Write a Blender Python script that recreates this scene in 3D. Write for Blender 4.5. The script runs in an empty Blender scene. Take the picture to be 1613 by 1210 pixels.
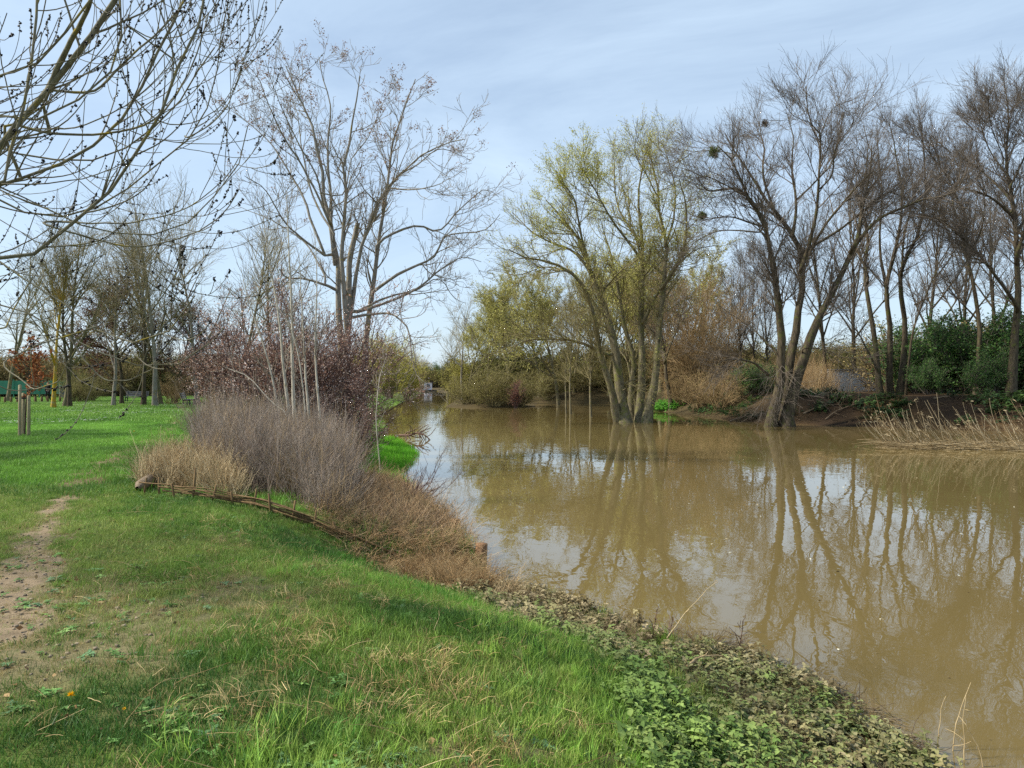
import bpy, math, random
import numpy as np
from mathutils import Vector, Matrix

# ------------------------------------------------------------------ camera, sky, sun, exposure
scene = bpy.context.scene
FPX, CX, HY, CAMZ = 1180.0, 806.5, 602.0, 2.6          # photo focal length in pixels, horizon row, eye height over the water
cam_data = bpy.data.cameras.new("camera")
cam_data.sensor_width = 36.0
cam_data.lens = FPX / 1613.0 * 36.0
cam_data.clip_start = 0.05
cam_data.clip_end = 3000.0
cam = bpy.data.objects.new("camera", cam_data)
scene.collection.objects.link(cam)
cam.location = (0, 0, CAMZ)
cam.rotation_euler = (math.radians(90) - math.atan(3.0 / FPX), 0, 0)
scene.camera = cam

SUN_AZ = math.radians(-92)       # measured from the view direction, negative = from the left
SUN_EL = math.radians(46)
sdir = Vector((math.sin(SUN_AZ) * math.cos(SUN_EL), math.cos(SUN_AZ) * math.cos(SUN_EL), math.sin(SUN_EL)))
world = bpy.data.worlds.new("World")
scene.world = world
world.use_nodes = True
wt = world.node_tree
wt.nodes.clear()
def N(t, typ, **kw):
    n = t.nodes.new(typ)
    for k, v in kw.items():
        if k == 'inp':
            for a, b in v.items():
                n.inputs[a].default_value = b
        else:
            setattr(n, k, v)
    return n
w_out = N(wt, 'ShaderNodeOutputWorld')
w_bg = N(wt, 'ShaderNodeBackground', inp={'Strength': 0.085})
w_sky = N(wt, 'ShaderNodeTexSky', sky_type='NISHITA', sun_disc=False, sun_elevation=SUN_EL,
          sun_rotation=SUN_AZ, altitude=50, air_density=1.0, dust_density=0.7, ozone_density=1.6)
w_tc = N(wt, 'ShaderNodeTexCoord')
w_map = N(wt, 'ShaderNodeMapping', inp={'Scale': (1.0, 1.0, 3.2), 'Rotation': (0.0, 0.25, 0.4)})
w_n1 = N(wt, 'ShaderNodeTexNoise', inp={'Scale': 1.6, 'Detail': 9.0, 'Roughness': 0.62, 'Distortion': 0.6})
w_cr = N(wt, 'ShaderNodeMapRange', inp={'From Min': 0.36, 'From Max': 0.72, 'To Min': 0.44, 'To Max': 0.86})
w_mix = N(wt, 'ShaderNodeMixRGB', inp={'Color2': (5.05, 6.35, 7.75, 1)})
wt.links.new(w_tc.outputs['Generated'], w_map.inputs['Vector'])
wt.links.new(w_map.outputs['Vector'], w_n1.inputs['Vector'])
wt.links.new(w_n1.outputs['Fac'], w_cr.inputs['Value'])
wt.links.new(w_cr.outputs['Result'], w_mix.inputs['Fac'])
wt.links.new(w_sky.outputs['Color'], w_mix.inputs['Color1'])
wt.links.new(w_mix.outputs['Color'], w_bg.inputs['Color'])
wt.links.new(w_bg.outputs['Background'], w_out.inputs['Surface'])

sun_data = bpy.data.lights.new("sun", 'SUN')
sun_data.energy = 4.2
sun_data.angle = math.radians(6.0)
sun_data.color = (1.0, 0.94, 0.85)
sun = bpy.data.objects.new("sun", sun_data)
scene.collection.objects.link(sun)
sun.rotation_euler = (-sdir).to_track_quat('-Z', 'Y').to_euler()

scene.view_settings.view_transform = 'Standard'
scene.view_settings.look = 'None'
scene.view_settings.gamma = 1.0
scene.view_settings.exposure = 0.8
scene.view_settings.use_curve_mapping = False
try:
    scene.cycles.max_bounces = 6
    scene.cycles.diffuse_bounces = 2
    scene.cycles.glossy_bounces = 2
    scene.cycles.transmission_bounces = 3
    scene.cycles.use_denoising = False
    scene.cycles.sample_clamp_indirect = 5.0
except Exception:
    pass

# ------------------------------------------------------------------ helpers
C = scene.collection
def P(px, py, d):
    """photo pixel at a distance d ahead of the camera -> place in the scene"""
    return np.array([(px - CX) / FPX * d, d, CAMZ - (py - HY) / FPX * d])
def lin(h):
    h = h.lstrip('#')
    v = [int(h[i:i + 2], 16) / 255.0 for i in (0, 2, 4)]
    return np.array([x / 12.92 if x <= 0.04045 else ((x + 0.055) / 1.055) ** 2.4 for x in v])
def nrm(a):
    return a / np.maximum(np.linalg.norm(a, axis=-1, keepdims=True), 1e-9)
def sstep(a, b, x):
    t = np.clip((x - a) / (b - a), 0, 1)
    return t * t * (3 - 2 * t)
def hash2(ix, iy, s):
    h = (ix.astype(np.int64) * 374761393 + iy.astype(np.int64) * 668265263 + s * 1442695041) & 0xFFFFFFFF
    h = ((h ^ (h >> 13)) * 1274126177) & 0xFFFFFFFF
    return ((h ^ (h >> 16)) & 0xFFFF) / 65535.0
def vnoise(x, y, s=0):
    ix, iy = np.floor(x), np.floor(y)
    fx, fy = x - ix, y - iy
    fx, fy = fx * fx * (3 - 2 * fx), fy * fy * (3 - 2 * fy)
    a = hash2(ix, iy, s) * (1 - fx) + hash2(ix + 1, iy, s) * fx
    b = hash2(ix, iy + 1, s) * (1 - fx) + hash2(ix + 1, iy + 1, s) * fx
    return a * (1 - fy) + b * fy
def fbm(x, y, s=0, o=4):
    v, a, t = 0, 0.5, 0
    for i in range(o):
        v = v + a * vnoise(x * 2 ** i, y * 2 ** i, s + i); t += a; a *= 0.5
    return v / t

def tag(o, label=None, cat=None, group=None, kind=None):
    if label: o['label'] = label
    if cat: o['category'] = cat
    if group: o['group'] = group
    if kind: o['kind'] = kind
    return o
def empty(name, loc, rz=0.0, scale=1.0):
    o = bpy.data.objects.new(name, None)
    o.empty_display_size = 0.2
    C.objects.link(o)
    o.location = tuple(float(v) for v in loc); o.rotation_euler = (0, 0, rz)
    o.scale = (scale, scale, scale)
    return o
def raw_mesh(name, V, Q, mat=None, smooth=True, tint=None):
    """V (n,3); Q (m,4) or (m,3) faces"""
    V = np.asarray(V, dtype=np.float32); Q = np.asarray(Q, dtype=np.int32)
    me = bpy.data.meshes.new(name)
    me.vertices.add(len(V)); me.vertices.foreach_set('co', V.ravel())
    k = Q.shape[1]
    me.loops.add(Q.size); me.loops.foreach_set('vertex_index', Q.ravel())
    me.polygons.add(len(Q)); me.polygons.foreach_set('loop_start', np.arange(0, Q.size, k, dtype=np.int32))
    if tint is not None:
        a = me.attributes.new('tint', 'FLOAT_COLOR', 'POINT')
        t = np.ones((len(V), 4), dtype=np.float32); t[:, :3] = tint
        a.data.foreach_set('color', t.ravel())
    me.update(calc_edges=True)
    if smooth: me.shade_smooth()
    else: me.shade_flat()
    if mat: me.materials.append(mat)
    return me
def link(name, me, parent=None, loc=None):
    o = bpy.data.objects.new(name, me)
    C.objects.link(o)
    if parent is not None: o.parent = parent
    if loc is not None: o.location = tuple(float(v) for v in loc)
    return o
class MB:
    """collects shapes into one mesh"""
    def __init__(s): s.V, s.Q, s.T, s.n = [], [], [], 0
    def add(s, V, Q, tint=None):
        V = np.asarray(V, float)
        s.V.append(V); s.Q.append(np.asarray(Q) + s.n); s.n += len(V)
        if tint is not None: s.T.append(np.broadcast_to(tint, (len(V), 3)))
        return s
    def box(s, c, size, R=None, jit=0):
        h = np.array(size) / 2.0
        v = np.array([[x, y, z] for x in (-1, 1) for y in (-1, 1) for z in (-1, 1)], float) * h
        if R is not None: v = v @ np.asarray(R).T
        q = [[0, 1, 3, 2], [4, 6, 7, 5], [0, 4, 5, 1], [2, 3, 7, 6], [0, 2, 6, 4], [1, 5, 7, 3]]
        return s.add(v + np.array(c), q)
    def mesh(s, name, mat, smooth=True):
        T = np.concatenate(s.T) if s.T else None
        return raw_mesh(name, np.concatenate(s.V), np.concatenate(s.Q), mat, smooth, T)
    def build(s, name, mat, parent=None, smooth=True, loc=None):
        return link(name, s.mesh(name, mat, smooth), parent, loc)
def rotz(a):
    c, s_ = math.cos(a), math.sin(a)
    return np.array([[c, -s_, 0], [s_, c, 0], [0, 0, 1]])
def rot_to(d):
    """matrix whose z axis points along d"""
    z = nrm(np.asarray(d, float)); r = np.array([1, 0, 0]) if abs(z[0]) < 0.8 else np.array([0, 1, 0])
    x = nrm(np.cross(r, z)); y = np.cross(z, x)
    return np.stack([x, y, z], 1)
def tubes(pts, rad, k=5, lump=0.0, seed=0):
    """pts (B,m,3), rad (B,m): B tapering tubes of k sides"""
    pts = np.asarray(pts, float); rad = np.asarray(rad, float)
    B, m = rad.shape
    tan = np.empty_like(pts)
    tan[:, 1:-1] = pts[:, 2:] - pts[:, :-2]; tan[:, 0] = pts[:, 1] - pts[:, 0]; tan[:, -1] = pts[:, -1] - pts[:, -2]
    tan = nrm(tan)
    mean = nrm(pts[:, -1] - pts[:, 0])
    ax = np.eye(3)[np.argmin(np.abs(mean), axis=1)]
    u = nrm(np.cross(tan, ax[:, None, :])); v = np.cross(tan, u)
    a = np.arange(k) * 2 * math.pi / k
    rr = rad[:, :, None]
    if lump:
        rg = np.random.default_rng(seed)
        rr = rr * (1 + lump * rg.normal(0, 1, (B, m, k)).clip(-1.6, 1.6))
    V = pts[:, :, None, :] + rr[..., None] * (np.cos(a)[:, None] * u[:, :, None, :] + np.sin(a)[:, None] * v[:, :, None, :])
    idx = np.arange(B * m * k).reshape(B, m, k)
    i2 = np.roll(idx, -1, axis=2)
    Q = np.stack([idx[:, :-1], i2[:, :-1], i2[:, 1:], idx[:, 1:]], -1).reshape(-1, 4)
    return V.reshape(-1, 3), Q
def resample(pl, m):
    """smooth polyline through the points, m+1 samples"""
    pl = np.asarray(pl, float)
    q = np.vstack([2 * pl[0] - pl[1], pl, 2 * pl[-1] - pl[-2]])
    s = np.concatenate([[0], np.cumsum(np.linalg.norm(np.diff(pl, axis=0), axis=1))])
    t = np.linspace(0, s[-1], m + 1)
    i = np.clip(np.searchsorted(s, t, side='right') - 1, 0, len(pl) - 2)
    f = ((t - s[i]) / np.maximum(s[i + 1] - s[i], 1e-9))[:, None]
    p0, p1, p2, p3 = q[i], q[i + 1], q[i + 2], q[i + 3]
    return 0.5 * (2 * p1 + (p2 - p0) * f + (2 * p0 - 5 * p1 + 4 * p2 - p3) * f ** 2 + (3 * p1 - p0 - 3 * p2 + p3) * f ** 3)
def grow(rng, P0, D0, L, R0, R1, n, wig, trop=0.0, trop2=None, pw=1.0):
    """B branches grown in n steps; trop lifts them at the start, trop2 at the end"""
    B = len(P0)
    pts = np.zeros((B, n + 1, 3)); pts[:, 0] = P0
    d = np.array(D0, float)
    if trop2 is None: trop2 = trop
    for i in range(1, n + 1):
        t = i / n
        d = d + rng.normal(0, 1, (B, 3)) * wig
        d[:, 2] += trop * (1 - t) + trop2 * t
        d = nrm(d)
        pts[:, i] = pts[:, i - 1] + d * (L / n)[:, None]
    tt = np.linspace(0, 1, n + 1) ** pw
    rad = R0[:, None] * (1 - tt) + R1[:, None] * tt
    return pts, rad
def spawn(rng, src, Nc, t0, t1, ang, angsd, L, Lsd, fall, n, wig, trop, trop2=None, rr=0.6, rtip=0.004, rmax=9, up=0.0,
          wlen=1.0, flat=None, minr=0.0):
    """children on the branches src = (pts, rad)"""
    pts, rad = src
    B, m = rad.shape
    seg = np.linalg.norm(np.diff(pts, axis=1), axis=2).sum(1) ** wlen
    pi = rng.choice(B, Nc, p=seg / seg.sum())
    t = t0 + (t1 - t0) * rng.random(Nc)
    f = t * (m - 1); i = np.minimum(f.astype(int), m - 2); g = (f - i)[:, None]
    a, b = pts[pi, i], pts[pi, i + 1]
    pos = a * (1 - g) + b * g
    tan = nrm(b - a)
    r_at = rad[pi, i] * (1 - g[:, 0]) + rad[pi, i + 1] * g[:, 0]
    rnd = nrm(rng.normal(0, 1, (Nc, 3)))
    perp = nrm(rnd - (rnd * tan).sum(1, keepdims=True) * tan)
    an = np.radians(ang + angsd * rng.normal(0, 1, Nc))[:, None]
    D = np.cos(an) * tan + np.sin(an) * perp
    D[:, 2] += up
    if flat is not None: D[:, 2] *= flat
    D = nrm(D)
    ln = L * np.clip(1 + Lsd * rng.normal(0, 1, Nc), 0.3, 2.2) * (1 - fall * t)
    R0 = np.clip(r_at * rr, max(minr, rtip), rmax)
    return grow(rng, pos, D, ln, R0, np.full(Nc, rtip), n, wig, trop, trop2)
def leaf_quads(rng, pos, size, asp=0.55, sd=0.3, up=0.0, fold=0.15, dirs=None):
    n = len(pos)
    a = nrm(rng.normal(0, 1, (n, 3)) + np.array([0, 0, up])) if dirs is None else nrm(dirs + rng.normal(0, 0.35, (n, 3)))
    r = nrm(rng.normal(0, 1, (n, 3)))
    b = nrm(np.cross(a, r)); c = np.cross(a, b)
    s = (size * np.clip(1 + sd * rng.normal(0, 1, n), 0.4, 2))[:, None]
    w = s * asp * 0.5
    V = np.stack([pos, pos + a * s * 0.45 + b * w + c * w * fold, pos + a * s, pos + a * s * 0.45 - b * w + c * w * fold], 1)
    return V.reshape(-1, 3), np.arange(4 * n).reshape(n, 4)
def along(rng, src, n, t0=0.2, t1=1.0, jit=0.0, sel=None):
    pts, rad = src
    B, m = rad.shape
    pi = rng.integers(0, B, n) if sel is None else rng.choice(B, n, p=sel / sel.sum())
    t = t0 + (t1 - t0) * rng.random(n)
    f = t * (m - 1); i = np.minimum(f.astype(int), m - 2); g = (f - i)[:, None]
    p = pts[pi, i] * (1 - g) + pts[pi, i + 1] * g
    return p + rng.normal(0, 1, (n, 3)) * jit, nrm(pts[pi, i + 1] - pts[pi, i])
def vary(rng, n, cols, w=None, sd=0.12, rep=4):
    """one colour for each of n pieces from a palette, with some spread, repeated for its rep vertices"""
    cols = np.array([lin(c) if isinstance(c, str) else c for c in cols])
    i = rng.choice(len(cols), n, p=None if w is None else np.array(w) / sum(w))
    c = cols[i] * np.clip(1 + sd * rng.normal(0, 1, (n, 1)), 0.4, 1.8)
    return np.repeat(c, rep, axis=0)

# ------------------------------------------------------------------ materials
def newmat(name):
    m = bpy.data.materials.new(name); m.use_nodes = True
    t = m.node_tree; t.nodes.clear()
    out = N(t, 'ShaderNodeOutputMaterial')
    return m, t, out
def bark(name, c1, c2, c3=None, lich=0.0, scale=8.0, bump=0.5, c4=None):
    """bark: streaks of two tones, with lichen or algae patches of a third"""
    m, t, out = newmat(name)
    p = N(t, 'ShaderNodeBsdfPrincipled', inp={'Roughness': 0.9, 'Specular IOR Level': 0.15})
    tc = N(t, 'ShaderNodeTexCoord')
    mp = N(t, 'ShaderNodeMapping', inp={'Scale': (1, 1, 0.22)})
    n1 = N(t, 'ShaderNodeTexNoise', inp={'Scale': scale * 2.2, 'Detail': 6.0, 'Roughness': 0.7})
    r1 = N(t, 'ShaderNodeValToRGB')
    r1.color_ramp.elements[0].position = 0.34; r1.color_ramp.elements[0].color = (*lin(c1), 1)
    r1.color_ramp.elements[1].position = 0.68; r1.color_ramp.elements[1].color = (*lin(c2), 1)
    t.links.new(tc.outputs['Object'], mp.inputs['Vector'])
    t.links.new(mp.outputs['Vector'], n1.inputs['Vector'])
    t.links.new(n1.outputs['Fac'], r1.inputs['Fac'])
    col = r1.outputs['Color']
    if c3:
        n2 = N(t, 'ShaderNodeTexNoise', inp={'Scale': scale * 0.55, 'Detail': 7.0, 'Roughness': 0.72})
        mr = N(t, 'ShaderNodeMapRange', inp={'From Min': 0.62 - lich * 0.3, 'From Max': 0.72 - lich * 0.3})
        mx = N(t, 'ShaderNodeMixRGB', inp={'Color2': (*lin(c3), 1)})
        t.links.new(tc.outputs['Object'], n2.inputs['Vector'])
        t.links.new(n2.outputs['Fac'], mr.inputs['Value'])
        t.links.new(mr.outputs['Result'], mx.inputs['Fac'])
        t.links.new(col, mx.inputs['Color1'])
        col = mx.outputs['Color']
    t.links.new(col, p.inputs['Base Color'])
    if bump:
        b = N(t, 'ShaderNodeBump', inp={'Strength': bump, 'Distance': 0.03})
        t.links.new(n1.outputs['Fac'], b.inputs['Height'])
        t.links.new(b.outputs['Normal'], p.inputs['Normal'])
    t.links.new(p.outputs['BSDF'], out.inputs['Surface'])
    return m
def leafmat(name, trans=0.3, inst=False, rough=0.6, spec=0.2, mulc=None):
    m, t, out = newmat(name)
    at = N(t, 'ShaderNodeAttribute', attribute_name='tint', attribute_type='INSTANCER' if inst else 'GEOMETRY')
    col = at.outputs['Color']
    if inst:          # the piece's own shade inside a tuft times the tuft's tint
        a2 = N(t, 'ShaderNodeAttribute', attribute_name='tint', attribute_type='GEOMETRY')
        mu = N(t, 'ShaderNodeMixRGB', blend_type='MULTIPLY', inp={'Fac': 1.0})
        t.links.new(col, mu.inputs['Color1']); t.links.new(a2.outputs['Color'], mu.inputs['Color2'])
        col = mu.outputs['Color']
    p = N(t, 'ShaderNodeBsdfPrincipled', inp={'Roughness': rough, 'Specular IOR Level': spec})
    tr = N(t, 'ShaderNodeBsdfTranslucent')
    mx = N(t, 'ShaderNodeMixShader', inp={'Fac': trans})
    t.links.new(col, p.inputs['Base Color']); t.links.new(col, tr.inputs['Color'])
    t.links.new(p.outputs['BSDF'], mx.inputs[1]); t.links.new(tr.outputs['BSDF'], mx.inputs[2])
    t.links.new(mx.outputs['Shader'], out.inputs['Surface'])
    return m
def plain(name, c, rough=0.7, var=0.15, scale=20.0, spec=0.3, bump=0.0):
    m, t, out = newmat(name)
    p = N(t, 'ShaderNodeBsdfPrincipled', inp={'Roughness': rough, 'Specular IOR Level': spec})
    tc = N(t, 'ShaderNodeTexCoord')
    n1 = N(t, 'ShaderNodeTexNoise', inp={'Scale': scale, 'Detail': 5.0})
    r1 = N(t, 'ShaderNodeValToRGB')
    c = lin(c)
    r1.color_ramp.elements[0].position = 0.3; r1.color_ramp.elements[0].color = (*(c * (1 - var)), 1)
    r1.color_ramp.elements[1].position = 0.7; r1.color_ramp.elements[1].color = (*(c * (1 + var)), 1)
    t.links.new(tc.outputs['Object'], n1.inputs['Vector']); t.links.new(n1.outputs['Fac'], r1.inputs['Fac'])
    t.links.new(r1.outputs['Color'], p.inputs['Base Color'])
    if bump:
        b = N(t, 'ShaderNodeBump', inp={'Strength': bump, 'Distance': 0.01})
        t.links.new(n1.outputs['Fac'], b.inputs['Height']); t.links.new(b.outputs['Normal'], p.inputs['Normal'])
    t.links.new(p.outputs['BSDF'], out.inputs['Surface'])
    return m
M_WILLOW = bark('willow_bark', '#453f31', '#8c8266', '#6f6f3c', 0.35, 5.0)
M_WILLOWTWIG = bark('willow_twig', '#6b6344', '#958a62', None, 0, 3.0, 0)
M_DARKBARK = bark('dark_bark', '#2c261f', '#665b48', '#54552f', 0.30, 5.0)
M_DARKTWIG = bark('dark_twig', '#585046', '#80766a', None, 0, 3.0, 0)
M_PARKTWIG = bark('park_twig', '#7d7356', '#a89c78', None, 0, 3.0, 0)
M_ASH = bark('ash_bark', '#5a5546', '#8a846e', '#97831e', 0.24, 9.0, 0.3)
M_ASHTWIG = bark('ash_twig', '#5a5446', '#837c68', '#7d7438', 0.15, 6.0, 0)
M_HEAVEN = bark('grey_bark', '#665f54', '#9c968a', '#8f7c33', 0.2, 7.0, 0.4)
M_HEAVENTWIG = bark('grey_twig', '#736a5c', '#968c7b', None, 0, 3.0, 0)
M_PALE = bark('pale_bark', '#9a9180', '#c6bfae', '#8a8467', 0.2, 12.0, 0.2)
M_YELLOWBARK = bark('lichen_bark', '#7c7256', '#a4966f', '#a98a2c', 0.75, 5.0, 0.4)
M_PLUMTWIG = bark('plum_twig', '#4c3a36', '#73605a', None, 0, 3.0, 0)
M_TANTWIG = bark('tan_twig', '#7d6749', '#a38c66', None, 0, 3.0, 0)
M_BUD = plain('black_bud', '#17130f', 0.6, 0.3, 60)
M_LEAF = leafmat('leaf', 0.35)
M_DRY = leafmat('dry_leaf', 0.2, rough=0.8, spec=0.1)
M_IGRASS = leafmat('grass_blade', 0.3, True, 0.55, 0.25)
M_IDRY = leafmat('dry_stalk', 0.1, True, 0.85, 0.1)
M_INETTLE = leafmat('nettle_leaf', 0.25, True, 0.6, 0.25)

# ------------------------------------------------------------------ the lie of the land
SHORE_L = [(3.8, -30), (3.6, -10), (3.2, 0), (3.0, 3), (2.88, 5), (2.78, 5.8), (2.58, 6.35), (2.3, 7), (1.85, 7.5), (1.3, 8.0), (1.0, 8.45),
           (0.6, 9.0), (0.1, 9.35), (-0.3, 9.6), (-0.42, 10.1), (-1.2, 12.6), (-1.96, 14.75), (-2.6, 17), (-3.4, 20.5), (-3.35, 24),
           (-3.55, 27), (-4.3, 30), (-5.6, 35), (-7.4, 45), (-11, 64), (-13.5, 81), (-13, 100), (-15, 130), (-22, 190), (-33, 214), (-60, 235), (-140, 262), (-1200, 310)]
SHORE_R = [(200, -30), (62, 20), (45, 29), (35, 34), (27, 38.5), (19.5, 44), (15.5, 48), (14, 58), (13, 67), (13.5, 80), (13, 89), (3, 90),
           (2.4, 77), (-2, 75.5), (-7, 77), (-7.8, 100), (-9.5, 130), (-17, 190), (-26, 226), (-60, 252), (-140, 280), (-1200, 330)]
POLY_L = np.array(SHORE_L + [(-1200, -30)], float)
POLY_R = np.array(SHORE_R + [(-1200, 900), (1200, 900), (1200, -30)], float)
def inpoly(x, y, poly):
    poly = np.asarray(poly, float)
    ins = np.zeros(np.shape(x), bool)
    for (x0, y0), (x1, y1) in zip(poly, np.roll(poly, -1, axis=0)):
        if y0 == y1: continue
        c = (y0 > y) != (y1 > y)
        ins ^= c & (x < (x1 - x0) * (y - y0) / (y1 - y0) + x0)
    return ins
def linedist(x, y, line):
    d = np.full(np.shape(x), 1e9)
    line = np.asarray(line, float)
    for (x0, y0), (x1, y1) in zip(line[:-1], line[1:]):
        dx, dy = x1 - x0, y1 - y0
        t = np.clip(((x - x0) * dx + (y - y0) * dy) / (dx * dx + dy * dy), 0, 1)
        d = np.minimum(d, np.hypot(x - x0 - t * dx, y - y0 - t * dy))
    return d
def inland(x, y):
    """metres inland (negative: out in the water) on the near bank and on the far bank"""
    dl = linedist(x, y, SHORE_L); dr = linedist(x, y, SHORE_R)
    return np.where(inpoly(x, y, POLY_L), dl, -dl), np.where(inpoly(x, y, POLY_R), dr, -dr)
def height(x, y):
    x = np.asarray(x, float); y = np.asarray(y, float)
    el, er = inland(x, y)
    z1 = 1.0 * sstep(-0.2, 3.8, el) ** 1.35 - 0.005
    w = sstep(9.6, 10.2, y) * (1 - sstep(17, 20, y))
    z1 = np.where(el > 0, z1 * (1 - w) + w * np.maximum(z1, 0.36 + 0.55 * sstep(0, 3, el)), z1)
    z1 = z1 + 0.05 * (fbm(x * 0.7, y * 0.7, 3) - 0.5) * sstep(0.2, 2, el) + 0.03 * (fbm(x * 3, y * 3, 9, 3) - 0.5) * sstep(0, 0.4, el)
    z1 = z1 - 0.25 * sstep(45, 90, y)
    z2 = 1.75 * sstep(-0.3, 5.5, er) + 0.30 * (fbm(x * 0.5, y * 0.5, 5) - 0.5) * sstep(0, 2, er)
    z2 = z2 * (1 - 0.6 * (1 - sstep(4, 10, x)) * sstep(70, 76, y))
    z1 = np.where(el < 0, np.maximum(0.35 * el - 0.03, -1.2), z1)
    z2 = np.where(er < 0, np.maximum(0.35 * er - 0.03, -1.2), z2)
    return np.maximum(z1, z2)
def H(x, y):
    return float(height(np.array([x]), np.array([y]))[0])
def G(px, d):
    """a place on the ground under photo column px at distance d"""
    x = (px - CX) / FPX * d
    return np.array([x, d, H(x, d)])
PATH = [(-2.9, 2.0), (-3.1, 3.6), (-3.35, 4.9), (-4.0, 6.0), (-4.6, 7.4), (-5.6, 9.0), (-6.1, 10.2), (-7.5, 13.2), (-8.7, 16.7), (-11.4, 25.0), (-16, 36)]
def GP(px, py):
    """the place on the ground seen at a photo pixel"""
    d = np.linspace(2.5, 60, 4000); x = (px - CX) / FPX * d
    s = (CAMZ - (py - HY) / FPX * d) - height(x, d)
    i = int(np.argmax(s < 0))
    return x[i], d[i]
FENCE = [GP(*q) for q in ((218, 780), (270, 784), (330, 790), (380, 798), (430, 809), (480, 825), (520, 841), (560, 857), (600, 875), (645, 896), (690, 915))]
def dirtiness(x, y):
    pd = linedist(x, y, PATH)
    n = fbm(x * 2.3, y * 2.3, 21, 4); n2 = fbm(x * 0.9, y * 0.9, 33, 3); n3 = fbm(x * 6, y * 6, 41, 3)
    wid = 0.15 + 0.14 * (1 - sstep(5, 8, y)) + 0.3 * (n2 - 0.5) + 0.02 * sstep(8, 12, y)
    a = 1 - sstep(wid - 0.12, wid + 0.16, pd + 0.5 * (n - 0.5) + 0.4 * (n3 - 0.5))
    a = a * (0.45 + 0.55 * sstep(0.32, 0.52, fbm(x * 1.1 + 7, y * 0.8, 55, 3)) * 1.2 + 0.5 * (1 - sstep(6.5, 8.5, y)))
    core = sstep(-4.2, -3.0, x) * (1 - sstep(-2.2, -0.9, x)) * sstep(3.0, 4.2, y) * (1 - sstep(5.8, 7.2, y))
    b = core * sstep(0.34, 0.60, 0.55 * n + 0.3 * n2 + 0.15 * n3 + 0.02) * 0.55
    c = sstep(0.64, 0.74, 0.6 * n + 0.4 * n3) * 0.7 * (1 - sstep(14, 20, y))
    return np.clip(np.maximum(np.maximum(a, b), c), 0, 1)

def grid_axis(parts):
    out = []
    for a, b, s in parts:
        out.append(np.arange(a, b, s))
    return np.concatenate(out)
gx = np.concatenate([-14 - np.geomspace(900, 0.4, 46), grid_axis([(-14, 4.2, 0.12), (4.2, 60, 0.9)]), 60 + np.geomspace(0.9, 1000, 30)])
gy = np.concatenate([grid_axis([(-30, 1.5, 1.5), (1.5, 16, 0.12), (16, 60, 0.4), (60, 130, 1.5)]), 130 + np.geomspace(1.5, 760, 34)])
GX, GY = np.meshgrid(gx, gy, indexing='ij')
GZ = height(GX.ravel(), GY.ravel())
gidx = np.arange(GX.size).reshape(GX.shape)
gq = np.stack([gidx[:-1, :-1], gidx[1:, :-1], gidx[1:, 1:], gidx[:-1, 1:]], -1).reshape(-1, 4)
fx, fy = GX.ravel(), GY.ravel()
el, er = inland(fx, fy)
dirt = dirtiness(fx, fy)
c_soil, c_green, c_mud, c_humus_shade, c_bank = lin('#85755e'), lin('#55602f'), lin('#5c4c34'), lin('#33281d'), lin('#4c422c')
gcol = c_green[None] * (1 - dirt[:, None]) + c_soil[None] * dirt[:, None]
shore_w = ((1 - sstep(0.3, 1.5, el)) * (el > -3))[:, None]
gcol = gcol * (1 - shore_w) + c_mud[None] * shore_w
wet_w = ((1 - sstep(0.05, 0.3, el)) * (el > -3))[:, None]
gcol = gcol * (1 - wet_w) + lin('#3c3224')[None] * wet_w
bedw = (sstep(10.2, 11.5, fy) * (1 - sstep(28, 31, fy)) * (1 - sstep(5.0, 7.0, el)) * (el > -1) * (fx > -9.5))[:, None] * 0.8
gcol = gcol * (1 - bedw) + lin('#55472f')[None] * bedw
rw = (er > -3)[:, None] * 1.0
patch = sstep(0.40, 0.62, fbm(fx * 0.35, fy * 0.35, 77, 3))[:, None]
rcol = c_humus_shade[None] * (1 - patch) + lin('#4a3a26')[None] * patch  # dark far-bank soil and litter, with shade under its trees put into the colour
warm = (sstep(50, 58, fy) * (1 - sstep(16, 22, fx)))[:, None]
rcol = rcol * (1 - warm) + c_bank[None] * warm
gcol = np.where(rw > 0, rcol, gcol)
def ground_material():
    m, t, out = newmat('ground')
    p = N(t, 'ShaderNodeBsdfPrincipled', inp={'Roughness': 0.95, 'Specular IOR Level': 0.1})
    at = N(t, 'ShaderNodeAttribute', attribute_name='tint')
    tc = N(t, 'ShaderNodeTexCoord')
    n1 = N(t, 'ShaderNodeTexNoise', inp={'Scale': 9.0, 'Detail': 9.0, 'Roughness': 0.75})
    n2 = N(t, 'ShaderNodeTexNoise', inp={'Scale': 70.0, 'Detail': 4.0, 'Roughness': 0.7})
    ad = N(t, 'ShaderNodeMath', operation='MULTIPLY')
    mr = N(t, 'ShaderNodeMapRange', inp={'From Min': 0.12, 'From Max': 0.40, 'To Min': 0.55, 'To Max': 1.5})
    mu = N(t, 'ShaderNodeMixRGB', blend_type='MULTIPLY', inp={'Fac': 1.0})
    t.links.new(tc.outputs['Object'], n1.inputs['Vector']); t.links.new(tc.outputs['Object'], n2.inputs['Vector'])
    t.links.new(n1.outputs['Fac'], ad.inputs[0]); t.links.new(n2.outputs['Fac'], ad.inputs[1])
    t.links.new(ad.outputs['Value'], mr.inputs['Value'])
    t.links.new(at.outputs['Color'], mu.inputs['Color1']); t.links.new(mr.outputs['Result'], mu.inputs['Color2'])
    t.links.new(mu.outputs['Color'], p.inputs['Base Color'])
    b = N(t, 'ShaderNodeBump', inp={'Strength': 0.8, 'Distance': 0.03})
    t.links.new(ad.outputs['Value'], b.inputs['Height']); t.links.new(b.outputs['Normal'], p.inputs['Normal'])
    t.links.new(p.outputs['BSDF'], out.inputs['Surface'])
    return m
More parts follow.
